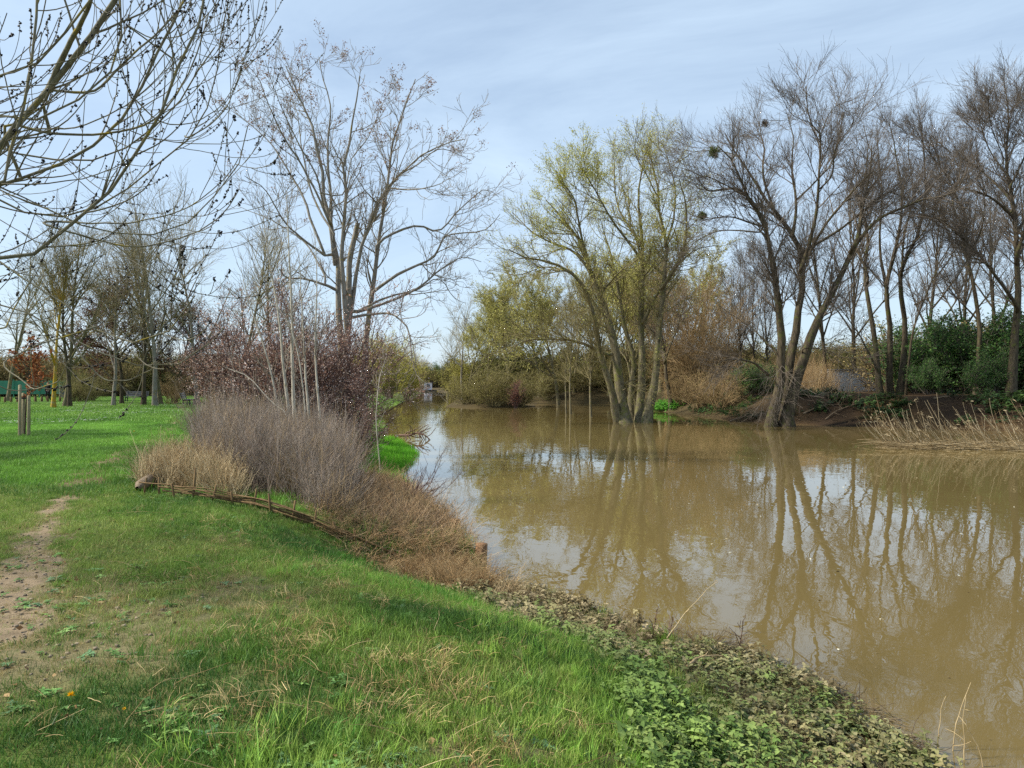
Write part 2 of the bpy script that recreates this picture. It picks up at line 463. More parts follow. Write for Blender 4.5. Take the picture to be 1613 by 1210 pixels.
ground = link('ground', raw_mesh('ground', np.stack([fx, fy, GZ], 1), gq, ground_material(), True, gcol))
tag(ground, 'trampled riverside lawn and muddy banks on both sides of the river', 'ground', kind='structure')

def water_material():
    m, t, out = newmat('river_water')
    p = N(t, 'ShaderNodeBsdfPrincipled', inp={'Base Color': (*lin('#675936'), 1), 'Roughness': 0.008, 'IOR': 1.62, 'Specular IOR Level': 0.5})
    tc = N(t, 'ShaderNodeTexCoord')
    m1 = N(t, 'ShaderNodeMapping', inp={'Rotation': (0, 0, 0.35), 'Scale': (1.0, 0.6, 1.0)})
    n1 = N(t, 'ShaderNodeTexNoise', inp={'Scale': 3.2, 'Detail': 2.0, 'Roughness': 0.5, 'Distortion': 0.6})
    n2 = N(t, 'ShaderNodeTexNoise', inp={'Scale': 0.55, 'Detail': 3.0, 'Roughness': 0.5})
    n3 = N(t, 'ShaderNodeTexNoise', inp={'Scale': 0.18, 'Detail': 3.0, 'Distortion': 1.0})
    mr = N(t, 'ShaderNodeMapRange', inp={'From Min': 0.38, 'From Max': 0.62, 'To Min': 0.25, 'To Max': 1.0})
    mul = N(t, 'ShaderNodeMath', operation='MULTIPLY')
    b1 = N(t, 'ShaderNodeBump', inp={'Strength': 0.05, 'Distance': 0.06})
    b2 = N(t, 'ShaderNodeBump', inp={'Strength': 0.055, 'Distance': 0.16})
    t.links.new(tc.outputs['Object'], m1.inputs['Vector'])
    for n in (n1, n2, n3): t.links.new(m1.outputs['Vector'], n.inputs['Vector'])
    t.links.new(n3.outputs['Fac'], mr.inputs['Value'])
    t.links.new(n1.outputs['Fac'], mul.inputs[0]); t.links.new(mr.outputs['Result'], mul.inputs[1])
    t.links.new(mul.outputs['Value'], b1.inputs['Height'])
    t.links.new(n2.outputs['Fac'], b2.inputs['Height'])
    t.links.new(b1.outputs['Normal'], b2.inputs['Normal'])
    t.links.new(b2.outputs['Normal'], p.inputs['Normal'])
    t.links.new(p.outputs['BSDF'], out.inputs['Surface'])
    return m
wx = np.array([-400.0, 400.0]); wy = np.array([-30.0, 900.0])
WV = np.array([[-900, -30, 0], [900, -30, 0], [900, 890, 0], [-900, 890, 0]], float)
river = link('river_water', raw_mesh('river_water', WV, np.array([[0, 1, 2, 3]]), water_material(), False))
tag(river, 'brown muddy swollen river reflecting bare trees and pale sky', 'river', kind='structure')

# ------------------------------------------------------------------ scattering of small plants (uncountable masses)
def scatter(name, pos, rot, scl, var, tint, coll, label, cat):
    n = len(pos)
    me = bpy.data.meshes.new(name)
    me.vertices.add(n); me.vertices.foreach_set('co', np.asarray(pos, np.float32).ravel())
    a = me.attributes.new('rot', 'FLOAT_VECTOR', 'POINT'); a.data.foreach_set('vector', np.asarray(rot, np.float32).ravel())
    a = me.attributes.new('scl', 'FLOAT_VECTOR', 'POINT'); a.data.foreach_set('vector', np.asarray(scl, np.float32).ravel())
    a = me.attributes.new('variant', 'INT', 'POINT'); a.data.foreach_set('value', np.asarray(var, np.int32))
    a = me.attributes.new('tint', 'FLOAT_COLOR', 'POINT')
    t4 = np.ones((n, 4), np.float32); t4[:, :3] = tint; a.data.foreach_set('color', t4.ravel())
    o = link(name, me)
    ng = bpy.data.node_groups.new('scatter_' + name, 'GeometryNodeTree')
    ng.interface.new_socket('Geometry', in_out='INPUT', socket_type='NodeSocketGeometry')
    ng.interface.new_socket('Geometry', in_out='OUTPUT', socket_type='NodeSocketGeometry')
    gi = ng.nodes.new('NodeGroupInput'); go = ng.nodes.new('NodeGroupOutput')
    ip = ng.nodes.new('GeometryNodeInstanceOnPoints')
    mp = ng.nodes.new('GeometryNodeMeshToPoints')
    ci = ng.nodes.new('GeometryNodeCollectionInfo')
    ci.inputs['Collection'].default_value = coll
    ci.inputs['Separate Children'].default_value = True
    ci.inputs['Reset Children'].default_value = True
    def na(nm, dt):
        q = ng.nodes.new('GeometryNodeInputNamedAttribute'); q.data_type = dt; q.inputs['Name'].default_value = nm
        return q.outputs['Attribute']
    L = ng.links.new
    L(gi.outputs[0], mp.inputs['Mesh']); L(mp.outputs['Points'], ip.inputs['Points'])
    L(ci.outputs['Instances'], ip.inputs['Instance'])
    ip.inputs['Pick Instance'].default_value = True
    L(na('variant', 'INT'), ip.inputs['Instance Index'])
    L(na('rot', 'FLOAT_VECTOR'), ip.inputs['Rotation'])
    L(na('scl', 'FLOAT_VECTOR'), ip.inputs['Scale'])
    L(ip.outputs['Instances'], go.inputs[0])
    md = o.modifiers.new('scatter', 'NODES'); md.node_group = ng
    tag(o, label, cat, kind='stuff')
    return o
def source(name, meshes):
    col = bpy.data.collections.new(name)
    for i, me in enumerate(meshes):
        o = bpy.data.objects.new(f'{name}_{i:02d}', me); col.objects.link(o)
    return col
def blades(rng, n, rad, h, w, lean, mat, hsd=0.3, seg=3, shade=(0.7, 1.15), name='tuft'):
    """a tuft of grass blades, each a bent tapering strip"""
    r = rad * np.sqrt(rng.random(n)); a = rng.random(n) * 2 * np.pi
    p0 = np.stack([r * np.cos(a), r * np.sin(a), np.full(n, -0.01)], 1)
    az = rng.random(n) * 2 * np.pi
    out = np.stack([np.cos(az), np.sin(az), np.zeros(n)], 1)
    hh = h * np.clip(1 + hsd * rng.normal(0, 1, n), 0.3, 2)
    ln = np.clip(lean * (0.5 + rng.random(n)), 0.02, 1.45)
    side = np.stack([-np.sin(az), np.cos(az), np.zeros(n)], 1)
    side = nrm(side + 0.5 * rng.normal(0, 1, (n, 3)))
    rows = []
    p = p0.copy()
    for i in range(seg + 1):
        t = i / seg
        ww = w * (1 - t ** 1.6 * 0.92)
        rows.append(p - side * ww / 2); rows.append(p + side * ww / 2)
        th = ln * (0.35 + 1.1 * t)
        p = p + (np.sin(th)[:, None] * out + np.cos(th)[:, None] * np.array([0, 0, 1])) * (hh / seg)[:, None]
    V = np.stack(rows, 1)
    m = 2 * (seg + 1)
    base = (np.arange(n) * m)[:, None]
    Q = np.concatenate([base + np.array([2 * i, 2 * i + 1, 2 * i + 3, 2 * i + 2]) for i in range(seg)], 0)
    sh = shade[0] + (shade[1] - shade[0]) * rng.random(n)
    T = np.repeat(sh[:, None] * np.ones((1, 3)), m, axis=0)
    return raw_mesh(name, V.reshape(-1, 3), Q, mat, True, T)
rng = np.random.default_rng(7)
SRC_SHORT = source('short_tuft', [blades(rng, 34, 0.085, 0.042, 0.0042, 0.75, M_IGRASS) for _ in range(7)])
SRC_LONG = source('long_tuft', [blades(rng, 34, 0.085, 0.105, 0.0056, 0.62, M_IGRASS, seg=4) for _ in range(6)])
SRC_MID = source('mid_tuft', [blades(rng, 60, 0.24, 0.06, 0.010, 0.7, M_IGRASS, seg=2) for _ in range(6)])
SRC_FAR = source('far_tuft', [blades(rng, 90, 0.8, 0.085, 0.030, 0.7, M_IGRASS, seg=2) for _ in range(5)])
SRC_DRY = source('dry_tuft', [blades(rng, 30, 0.09, 0.13, 0.0042, 1.0, M_IDRY, seg=3, shade=(0.6, 1.2)) for _ in range(5)])
def wedge(rng, n, d0, d1, px0, px1, pw=1.0):
    """random places seen between two photo columns and two distances (even over the ground)"""
    d = np.sqrt(d0 ** 2 + (d1 ** 2 - d0 ** 2) * rng.random(n) ** pw)
    x = ((px0 + (px1 - px0) * rng.random(n)) - CX) / FPX * d
    return x, d
def put(x, y, z=None, dz=0.0):
    return np.stack([x, y, (height(x, y) if z is None else z) + dz], 1)
def rots(rng, n, tilt=0.15):
    return np.stack([rng.normal(0, tilt, n), rng.normal(0, tilt, n), rng.random(n) * 6.283], 1)
def greens(rng, x, y, a=0, cols=('#43652c', '#5f8034', '#7a9440', '#929c54', '#5a7a3a')):
    """grass colour that drifts over the ground between the given greens"""
    c = np.array([lin(q) for q in cols])
    n = len(x)
    u = np.clip((fbm(x * 0.55 + a, y * 0.55, 61, 4) - 0.25) * 2 + rng.normal(0, 0.12, n), 0, 0.999) * (len(c) - 1)
    i = u.astype(int); f = (u - i)[:, None]
    v = c[i] * (1 - f) + c[np.minimum(i + 1, len(c) - 1)] * f
    return v * 1.14 * np.clip(1 + 0.16 * rng.normal(0, 1, (n, 1)), 0.5, 1.6)
BED = [(a, b + 0.06) for a, b in FENCE] + [(-0.2, 9.7), (-0.5, 10.2), (-3.4, 21), (-4, 30), (-11, 32), (-10.2, 25), (-8.0, 19), (-6.9, 15.5), (-6.5, 14.2)]
GAPS = []

# the short trampled grass of the near lawn
def near_grass():
    rng = np.random.default_rng(11)
    x, y = wedge(rng, 50000, 1.8, 11.5, -650, 1250)
    e, _ = inland(x, y)
    dt = dirtiness(x, y)
    k = (e > 0.9 + 0.8 * fbm(x, y, 5, 3)) & ~inpoly(x, y, BED) & (rng.random(len(x)) > dt * 0.80)
    x, y, e, dt = x[k], y[k], e[k], dt[k]
    n = len(x)
    s = (0.75 + 0.55 * fbm(x * 1.3, y * 1.3, 71, 3) + rng.normal(0, 0.12, n)) * (1 - 0.45 * dt) * (1 + 0.5 * (1 - sstep(1.2, 2.2, e)))
    s = np.clip(s, 0.4, 2)
    col = greens(rng, x, y)
    pale = (rng.random(n) < 0.06 + 0.45 * sstep(0.1, 0.5, dt))[:, None]
    col = np.where(pale, vary(rng, n, ['#a0925f', '#8c8a56', '#b09e70'], rep=1), col)
    scatter('grass', put(x, y), rots(rng, n, 0.2), np.stack([s, s, s * (0.9 + 0.5 * rng.random(n))], 1), rng.integers(0, 7, n), col, SRC_SHORT,
            'short trampled green grass of the near lawn beside the dirt path', 'grass')
    # longer, fresher grass along the lip of the bank and in uneven tussocks
    x, y = wedge(rng, 12500, 2.3, 12, 150, 1300)
    e, _ = inland(x, y)
    tus = fbm(x * 1.9, y * 1.9, 91, 3)
    e0 = np.clip(2.0 - 0.2 * (y - 3.3), 0.6, 2.1)
    band = sstep(e0 - 0.25, e0 + 0.15, e) * (1 - sstep(e0 + 0.7, e0 + 1.5, e))
    near = (1 - sstep(3.0, 4.2, y)) * sstep(-1.9, -0.8, x)
    prob = np.maximum(np.maximum(band, near * 0.6 * sstep(0.35, 0.6, tus)), sstep(0.56, 0.68, tus) * 0.55 * sstep(-2.4, -1.4, x))
    k = (e > 0.6) & ~inpoly(x, y, BED) & (rng.random(len(x)) < prob) & (dirtiness(x, y) < 0.6)
    x, y, e = x[k], y[k], e[k]; n = len(x)
    s = 0.42 + 0.7 * fbm(x * 1.7, y * 1.7, 13, 3) + rng.normal(0, 0.12, n)
    s = np.clip(s, 0.4, 1.7)
    col = greens(rng, x, y, 9, ('#4c7a2e', '#629636', '#80a642', '#94ac4e', '#588236'))
    scatter('bank_grass', put(x, y), rots(rng, n, 0.22), np.stack([s, s, s], 1), rng.integers(0, 6, n), col, SRC_LONG,
            'long fresh green grass along the lip of the near bank', 'grass')
def mid_grass():
    rng = np.random.default_rng(12)
    x, y = wedge(rng, 28000, 10.5, 34, -650, 720)
    e, _ = inland(x, y)
    dt = dirtiness(x, y)
    k = (e > 0.5) & ~inpoly(x, y, BED) & (rng.random(len(x)) > dt * 0.97)
    x, y = x[k], y[k]; n = len(x)
    s = 0.8 + 0.5 * fbm(x * 0.8, y * 0.8, 3, 3)
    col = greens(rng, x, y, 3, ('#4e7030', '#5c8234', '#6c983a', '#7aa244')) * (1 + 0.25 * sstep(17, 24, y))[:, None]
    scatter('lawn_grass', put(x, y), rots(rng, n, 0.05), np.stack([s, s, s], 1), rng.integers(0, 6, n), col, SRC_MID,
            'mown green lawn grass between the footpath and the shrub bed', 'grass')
    x, y = wedge(rng, 23000, 30, 95, -520, 640)
    e, _ = inland(x, y)
    k = (e > 1.0) & ~inpoly(x, y, BED)
    x, y = x[k], y[k]; n = len(x)
    s = 0.9 + 0.4 * rng.random(n)
    col = greens(rng, x * 0.3, y * 0.3, 5, ('#5f8636', '#6f963e', '#82a44a', '#688a40'))
    scatter('park_grass', put(x, y), rots(rng, n, 0.03), np.stack([s, s, s], 1), rng.integers(0, 5, n), col, SRC_FAR,
            'bright green park lawn under the trees behind the benches', 'grass')
near_grass(); mid_grass()

# the grassy nose of the bank that juts into the river beyond the bed
def nose_grass():
    rng = np.random.default_rng(13)
    x = rng.uniform(-7, -2.4, 3400); y = rng.uniform(15.5, 34, 3400)
    e, _ = inland(x, y)
    k = (e > 0.02) & (e < 2.6)
    x, y = x[k], y[k]; n = len(x)
    s = 1.0 + 0.5 * rng.random(n)
    col = greens(rng, x, y, 1, ('#5c9a28', '#6cab2c', '#7cb436'))
    scatter('waterside_grass', put(x, y), rots(rng, n, 0.15), np.stack([s, s, s * 2.2], 1), rng.integers(0, 6, n), col, SRC_MID,
            'bright green grassy nose of bank jutting into the river beyond the dry thicket', 'grass')
    # wet tufts along the near waterline
    x, y = wedge(rng, 5200, 4.8, 9.8, 690, 1250)
    e, _ = inland(x, y)
    isl = sstep(0.45, 0.6, fbm(x * 1.5 + 3, y * 1.5, 17, 3))
    prob = (1 - sstep(0.05, 0.5, np.abs(e - 0.28))) * sstep(6.4, 7.2, y) * (0.3 + 0.7 * isl)
    k = (rng.random(len(x)) < prob) & (e > -0.12)
    x, y = x[k], y[k]; n = len(x)
    s = 0.55 + 0.5 * rng.random(n)
    col = greens(rng, x, y, 4, ('#5f7a2c', '#6f9433', '#86a044', '#7d8a48'))
    scatter('wet_grass', put(x, y, np.maximum(height(x, y), -0.03)), rots(rng, n, 0.25), np.stack([s, s, s], 1), rng.integers(0, 6, n), col, SRC_LONG,
            'wet half-drowned grass tufts at the edge of the brown water', 'grass')
nose_grass()

# straw-coloured dead tufts
def dry_tufts():
    rng = np.random.default_rng(14)
    sp = [(450, 985, 22, 0.34), (490, 1015, 12, 0.2), (590, 1085, 9, 0.22), (680, 1105, 14, 0.2), (665, 1050, 10, 0.2), (520, 940, 8, 0.16),
          (425, 1125, 9, 0.22), (560, 850, 22, 0.35), (545, 830, 16, 0.3), (780, 1180, 8, 0.2), (370, 860, 8, 0.3), (700, 1060, 6, 0.2), (250, 1190, 6, 0.2)]
    X, Y = [], []
    for px, py, n, r in sp:
        d = 1.66 * FPX / (py - HY); x = (px - CX) / FPX * d
        X.append(x + rng.normal(0, r * 0.6, n)); Y.append(d + rng.normal(0, r, n))
    xs, ys = wedge(rng, 150, 2.6, 9, 300, 1000)
    e, _ = inland(xs, ys); k = (e > 1.0) & ~inpoly(xs, ys, BED)
    X.append(xs[k]); Y.append(ys[k])
    x, y = np.concatenate(X), np.concatenate(Y); n = len(x)
    s = 0.5 + 0.45 * rng.random(n)
    r = rots(rng, n, 0.25); r[:, 0] += 0.35
    r[:, 2] = rng.normal(-0.6, 0.7, n)
    col = vary(rng, n, ['#d0b884', '#c0a474', '#a89060'], rep=1)
    scatter('straw_grass', put(x, y), r, np.stack([s, s, s], 1), rng.integers(0, 5, n), col, SRC_DRY,
            'straw-coloured dead grass lying in patches on the near lawn', 'grass')
dry_tufts()

# broad-leaved weeds and the nettle carpet on the bank
def leafplant(rng, n, rad, h, size, asp, mat, flat=0.5, stems=True):
    """little plant: whorls of toothed leaves on short stems"""
    mb = MB()
    ns = max(3, n // 6)
    a = rng.random(ns) * 6.283; r = rad * np.sqrt(rng.random(ns))
    st = np.stack([r * np.cos(a), r * np.sin(a), np.zeros(ns)], 1)
    hh = h * (0.4 + 0.8 * rng.random(ns))
    lean = rng.normal(0, 0.25, (ns, 2))
    P0, D0, S, T = [], [], [], []
    for j in range(ns):
        lv = max(1, int(2 + 2 * rng.random()))
        az = rng.random() * 6.283
        for l in range(lv):
            f = 1 - l / (lv + 0.5) * 0.8
            c = st[j] + np.array([lean[j, 0] * hh[j] * f, lean[j, 1] * hh[j] * f, hh[j] * f])
            for q in range(3 if l == 0 else 2):
                th = az + l * 1.57 + q * 6.283 / (3 if l == 0 else 2) + rng.normal(0, 0.25)
                P0.append(c); D0.append([math.cos(th), math.sin(th), flat * rng.normal(0.1, 0.5)])
                S.append(size * (0.6 + 0.25 * l + 0.5 * rng.random())); T.append(0.75 + 0.45 * rng.random() - 0.1 * l)
    P0, D0, S, T = np.array(P0), nrm(np.array(D0)), np.array(S)[:, None], np.array(T)
    k = len(P0)
    b = nrm(np.cross(D0, np.array([0, 0, 1.0])) + rng.normal(0, 0.2, (k, 3)))
    up = np.cross(b, D0)
    w = S * asp * 0.5
    drop = up * S
    V = np.stack([P0, P0 + D0 * S * 0.28 + b * w * 0.95 + drop * 0.05, P0 + D0 * S * 0.62 + b * w * 0.8 + drop * 0.02, P0 + D0 * S - drop * 0.18,
                  P0 + D0 * S * 0.62 - b * w * 0.8 + drop * 0.02, P0 + D0 * S * 0.28 - b * w * 0.95 + drop * 0.05,
                  P0 + D0 * S * 0.45 - drop * 0.05], 1)
    base = (np.arange(k) * 7)[:, None]
    Q = np.concatenate([base + np.array(f) for f in ([0, 1, 6, 5], [1, 2, 3, 6], [6, 3, 4, 5])], 0)
    mb.add(V.reshape(-1, 3), Q, np.repeat(T[:, None] * np.ones((1, 3)), 7, axis=0))
    if stems:
        p1 = st + np.concatenate([lean * hh[:, None], hh[:, None]], 1)
        v, q = tubes(np.stack([st, (st + p1) / 2, p1], 1), np.full((ns, 3), 0.0022), 3)
        mb.add(v, q, np.array([0.8, 0.8, 0.7]))
    return mb.mesh('leafy_plant', mat)
rng = np.random.default_rng(15)
SRC_NETTLE = source('nettle_plant', [leafplant(rng, 44, 0.13, 0.12, 0.036, 0.66, M_INETTLE) for _ in range(7)])
SRC_WEED = source('weed_plant', [leafplant(rng, 18, 0.04, 0.035, 0.042, 0.5, M_INETTLE, 0.3, False) for _ in range(4)])
# dry stalks of the bed
def stalks(rng, n, rad, h, r0, twig, lean, mat, hsd=0.22, bend=0.12):
    a = rng.random(n) * 6.283; q = rad * np.sqrt(rng.random(n))
    P0 = np.stack([q * np.cos(a), q * np.sin(a), np.full(n, -0.03)], 1)
    D = nrm(np.stack([rng.normal(0, lean, n), rng.normal(0, lean, n), np.ones(n)], 1))
    L = h * np.clip(1 + hsd * rng.normal(0, 1, n), 0.4, 1.7)
    s = grow(rng, P0, D, L, np.full(n, r0), np.full(n, r0 * 0.35), 5, bend, 0.02)
    mb = MB()
    v, f = tubes(*s, 3); sh = 0.65 + 0.5 * rng.random(n)
    mb.add(v, f, np.repeat(sh[:, None] * np.ones((1, 3)), 18, axis=0))
    if twig:
        tw = spawn(rng, s, int(n * twig), 0.35, 0.98, 35, 12, h * 0.22, 0.4, 0.5, 3, 0.12, 0.12, rr=0.7, rtip=r0 * 0.3)
        v, f = tubes(*tw, 3)
        mb.add(v, f, np.full(3, 0.85))
    return mb.mesh('stalk_bundle', mat)
rng = np.random.default_rng(17)
SRC_STALK = source('dry_stalk_bundle', [stalks(rng, 13, 0.16, 1.15, 0.0038, 5, 0.10, M_IDRY) for _ in range(6)])
SRC_STRAW = source('straw_bundle', [stalks(rng, 26, 0.14, 0.55, 0.0034, 1.0, 0.22, M_IDRY, bend=0.2) for _ in range(5)])
SRC_BROWN = source('brown_sedge_bundle', [stalks(rng, 20, 0.16, 0.62, 0.0036, 2.5, 0.3, M_IDRY, bend=0.25) for _ in range(5)])
def nettles():
    rng = np.random.default_rng(16)
    x, y = wedge(rng, 10500, 2.6, 9.6, 700, 1560)
    e, _ = inland(x, y)
    n1 = fbm(x * 1.6, y * 1.6, 23, 4)
    edge = np.clip(2.15 - 0.2 * (y - 3.3), 0.7, 2.3) + 0.6 * (fbm(x * 0.9, y * 0.9, 29, 3) - 0.5)
    prob = sstep(0.02, 0.16, e) * (1 - sstep(edge - 0.15, edge + 0.35, e)) * np.where(y > 6.0, sstep(0.38, 0.52, n1 + 0.10 * e), sstep(0.30, 0.45, n1))
    k = rng.random(len(x)) < prob
    x, y, e = x[k], y[k], e[k]; n = len(x)
    u = sstep(0.15, 0.85, 0.75 * fbm(x * 2.2, y * 2.2, 37, 3) + 0.35 * (e / 1.5) - 0.12 * np.maximum(y - 4.9, 0) + rng.normal(0, 0.10, n))[:, None]
    silt = vary(rng, n, ['#8f815c', '#a39470', '#75684a'], rep=1); fresh = vary(rng, n, ['#6f8842', '#849c50', '#5e7838'], rep=1)
    col = silt * (1 - u) + fresh * u
    s = 0.5 + 0.8 * rng.random(n) ** 1.5
    scatter('nettle_undergrowth', put(x, y), rots(rng, n, 0.2), np.stack([s, s, s], 1), rng.integers(0, 7, n), col, SRC_NETTLE,
            'low carpet of silt-dusted nettles on the slope down to the water', 'nettles')
    # dead stems and flood litter among the nettles
    x, y = wedge(rng, 1500, 3.0, 9.4, 780, 1500)
    e, _ = inland(x, y); k = (e > 0.03) & (e < np.clip(1.9 - 0.2 * (y - 3.3), 0.6, 2)) & (fbm(x * 2.5, y * 2.5, 83, 3) > 0.47); x, y = x[k], y[k]; n = len(x)
    r = rots(rng, n, 0.3); r[:, 0] += rng.choice([-1.2, 1.2, 0.4], n)
    s = rng.uniform(0.12, 0.34, n)
    scatter('flood_litter', put(x, y, None, 0.06), r, np.stack([s, s, s], 1), rng.integers(0, 5, n), vary(rng, n, ['#8a7658', '#6a5840', '#a8946e', '#54463a'], rep=1), SRC_BROWN,
            'brown dead stems and flood litter tangled among the nettles', 'litter')
    # weeds in the lawn
    x, y = wedge(rng, 700, 2.5, 8.5, -100, 1000)
    e, _ = inland(x, y)
    k = (e > 1.2) & ~inpoly(x, y, BED) & (rng.random(len(x)) < sstep(0.45, 0.62, fbm(x * 1.4, y * 1.4, 97, 3)))
    x, y = x[k], y[k]
    cl = [(255, 785, 26, 0.20), (290, 790, 20, 0.2), (200, 785, 10, 0.15), (390, 815, 40, 0.3), (190, 905, 9, 0.2), (110, 965, 16, 0.4), (30, 975, 8, 0.3), (560, 1195, 25, 0.15), (620, 1200, 25, 0.15),
          (255, 1160, 12, 0.10), (300, 1165, 10, 0.10), (40, 1120, 8, 0.12), (230, 1120, 10, 0.12), (240, 925, 8, 0.1), (150, 1000, 12, 0.35)]
    for px, py, m, r in cl:
        d = 1.62 * FPX / (py - HY)
        x = np.concatenate([x, (px - CX) / FPX * d + rng.normal(0, r, m)]); y = np.concatenate([y, d + rng.normal(0, r, m)])
    n = len(x)
    s = 0.35 + 0.55 * rng.random(n)
    col = vary(rng, n, ['#68904a', '#5a7c40', '#80a056', '#66885c'], rep=1)
    scatter('weeds', put(x, y, None, 0.01), rots(rng, n, 0.15), np.stack([s, s, s * 0.6], 1), rng.integers(0, 4, n), col, SRC_WEED,
            'small broad-leaved weeds and clover dotted through the trampled lawn', 'weeds')
nettles()

def in_box(rng, poly, n):
    poly = np.array(poly); lo, hi = poly.min(0), poly.max(0)
    x = rng.uniform(lo[0], hi[0], n); y = rng.uniform(lo[1], hi[1], n)
    k = inpoly(x, y, poly)
    return x[k], y[k]
def bed():
    rng = np.random.default_rng(18)
    x, y = in_box(rng, [(-5.0, 12.2), (-3.9, 11.5), (-3.1, 10.8), (-2.4, 10.2), (-2.35, 11.0), (-2.9, 13.5), (-3.7, 16.0), (-5.2, 19.0), (-8.2, 20), (-7.0, 17), (-5.8, 14)], 3100)
    n = len(x)
    s = 0.75 + 0.35 * fbm(x * 0.9, y * 0.9, 3, 3) + rng.normal(0, 0.08, n)
    hgt = (0.66 + 0.26 * sstep(10.2, 12.5, y)) * rng.uniform(.75, 1.12, n) * (1 - 0.3 * sstep(-3.2, -1.9, x))
    col = vary(rng, n, ['#a89a8c', '#938478', '#bcae9e', '#84786c', '#b49c78'], rep=1)
    scatter('dry_thicket_weeds', put(x, y), rots(rng, n, 0.06), np.stack([s, s, s * hgt], 1), rng.integers(0, 6, n), col, SRC_STALK,
            'dense thicket of grey-brown dead weed stalks behind the woven fence', 'dry stalks')
    x, y = in_box(rng, [(-5.75, 11.6), (-4.7, 11.2), (-3.9, 10.7), (-4.1, 11.3), (-4.5, 11.9), (-5.3, 12.9), (-6.5, 14.0), (-6.3, 13.2)], 760)
    n = len(x); s = 0.75 + 0.45 * rng.random(n)
    col = vary(rng, n, ['#dcc8a0', '#d0b890', '#b8a078', '#9c8a68'], rep=1)
    scatter('straw_weeds', put(x, y), rots(rng, n, 0.12), np.stack([s, s, s * (0.6 + 0.5 * rng.random(n))], 1), rng.integers(0, 5, n), col, SRC_STRAW,
            'patch of pale straw-coloured dry grass at the corner of the woven fence', 'dry grass')
    x, y = in_box(rng, [(-2.7, 10.3), (-1.6, 9.1), (-0.9, 8.9), (-0.45, 9.6), (-0.5, 10.2), (-1.25, 12.6), (-2.1, 15), (-2.5, 16), (-3.3, 16), (-3.1, 14), (-2.7, 12)], 1250)
    n = len(x); s = 0.7 + 0.5 * rng.random(n)
    hh = (0.20 + 0.42 * sstep(9.4, 11.5, y)) * s * rng.uniform(.5, 1.2, n)
    col = vary(rng, n, ['#bc9c74', '#a98a66', '#ccb088', '#968462', '#8f7c68'], rep=1)
    scatter('brown_sedge_weeds', put(x, y), rots(rng, n, 0.25), np.stack([s, s, hh], 1), rng.integers(0, 5, n), col, SRC_BROWN,
            'brown dead sedge hanging over the timber posts at the water', 'dry sedge')
    # green grass coming up through the bed
    x, y = in_box(rng, BED, 9000)
    k = (y < 11.5) | (rng.random(len(x)) < 0.08)
    x, y = x[k], y[k]; n = len(x); s = 0.7 + 0.6 * rng.random(n)
    k2 = rng.random(n) < 0.8 - 0.5 * sstep(10, 12, y); x, y, s = x[k2], y[k2], s[k2]; n = len(x)
    scatter('bed_grass', put(x, y), rots(rng, n, 0.2), np.stack([s, s, s * 1.1], 1), rng.integers(0, 6, n), greens(rng, x, y, 2, ('#557f30', '#6b9a38', '#8a9450')), SRC_LONG,
            'fresh grass growing up between the dry stalks inside the woven fence', 'grass')
    # straw heap at the corner by the last post: stalks lying flat
    x = rng.normal(-0.85, 0.30, 260); y = 9.35 - 0.5 * (x + 0.85) + rng.normal(0, 0.32, 260)
    e, _ = inland(x, y); k = e > 0.02; x, y = x[k], y[k]; n = len(x)
    r = rots(rng, n, 0.25); r[:, 0] += rng.choice([-1.25, 1.25], n)
    s = 0.45 + 0.35 * rng.random(n)
    scatter('straw_litter', put(x, y, None, 0.07), r, np.stack([s, s, s], 1), rng.integers(0, 5, n), vary(rng, n, ['#b0946a', '#9c7f5a', '#c0a880'], rep=1), SRC_STRAW,
            'heap of flattened straw beside the last timber post', 'straw')
bed()
def daisies():
    rng = np.random.default_rng(19)
    m = MB()
    for j in range(7):
        c = np.array([rng.normal(0, 0.18), rng.normal(0, 0.18), 0.09]); k = 6
        a = np.arange(k) * 6.283 / k
        r = 0.022
        v = np.concatenate([c[None], c + np.stack([r * np.cos(a), r * np.sin(a), 0 * a + 0.006], 1)])
        m.add(v, [[0, 1, 2, 3], [0, 3, 4, 5], [0, 5, 6, 1]], np.ones(3))
    src = source('daisy_patch', [m.mesh('daisy_patch', M_IGRASS)])
    x, y = wedge(rng, 1000, 24, 60, -60, 420)
    e, _ = inland(x, y)
    k = (e > 2) & ~inpoly(x, y, BED) & (rng.random(len(x)) < sstep(0.42, 0.62, fbm(x * 0.35, y * 0.2, 7, 3)))
    x, y = x[k], y[k]; n = len(x)
    s = 1.0 + 0.5 * rng.random(n)
    scatter('daisy_weeds', put(x, y), rots(rng, n, 0.02), np.stack([s, s, np.ones(n)], 1), np.zeros(n), np.full((n, 3), 0.8), src,
            'white daisies sprinkled over the park lawn', 'daisies')
daisies()

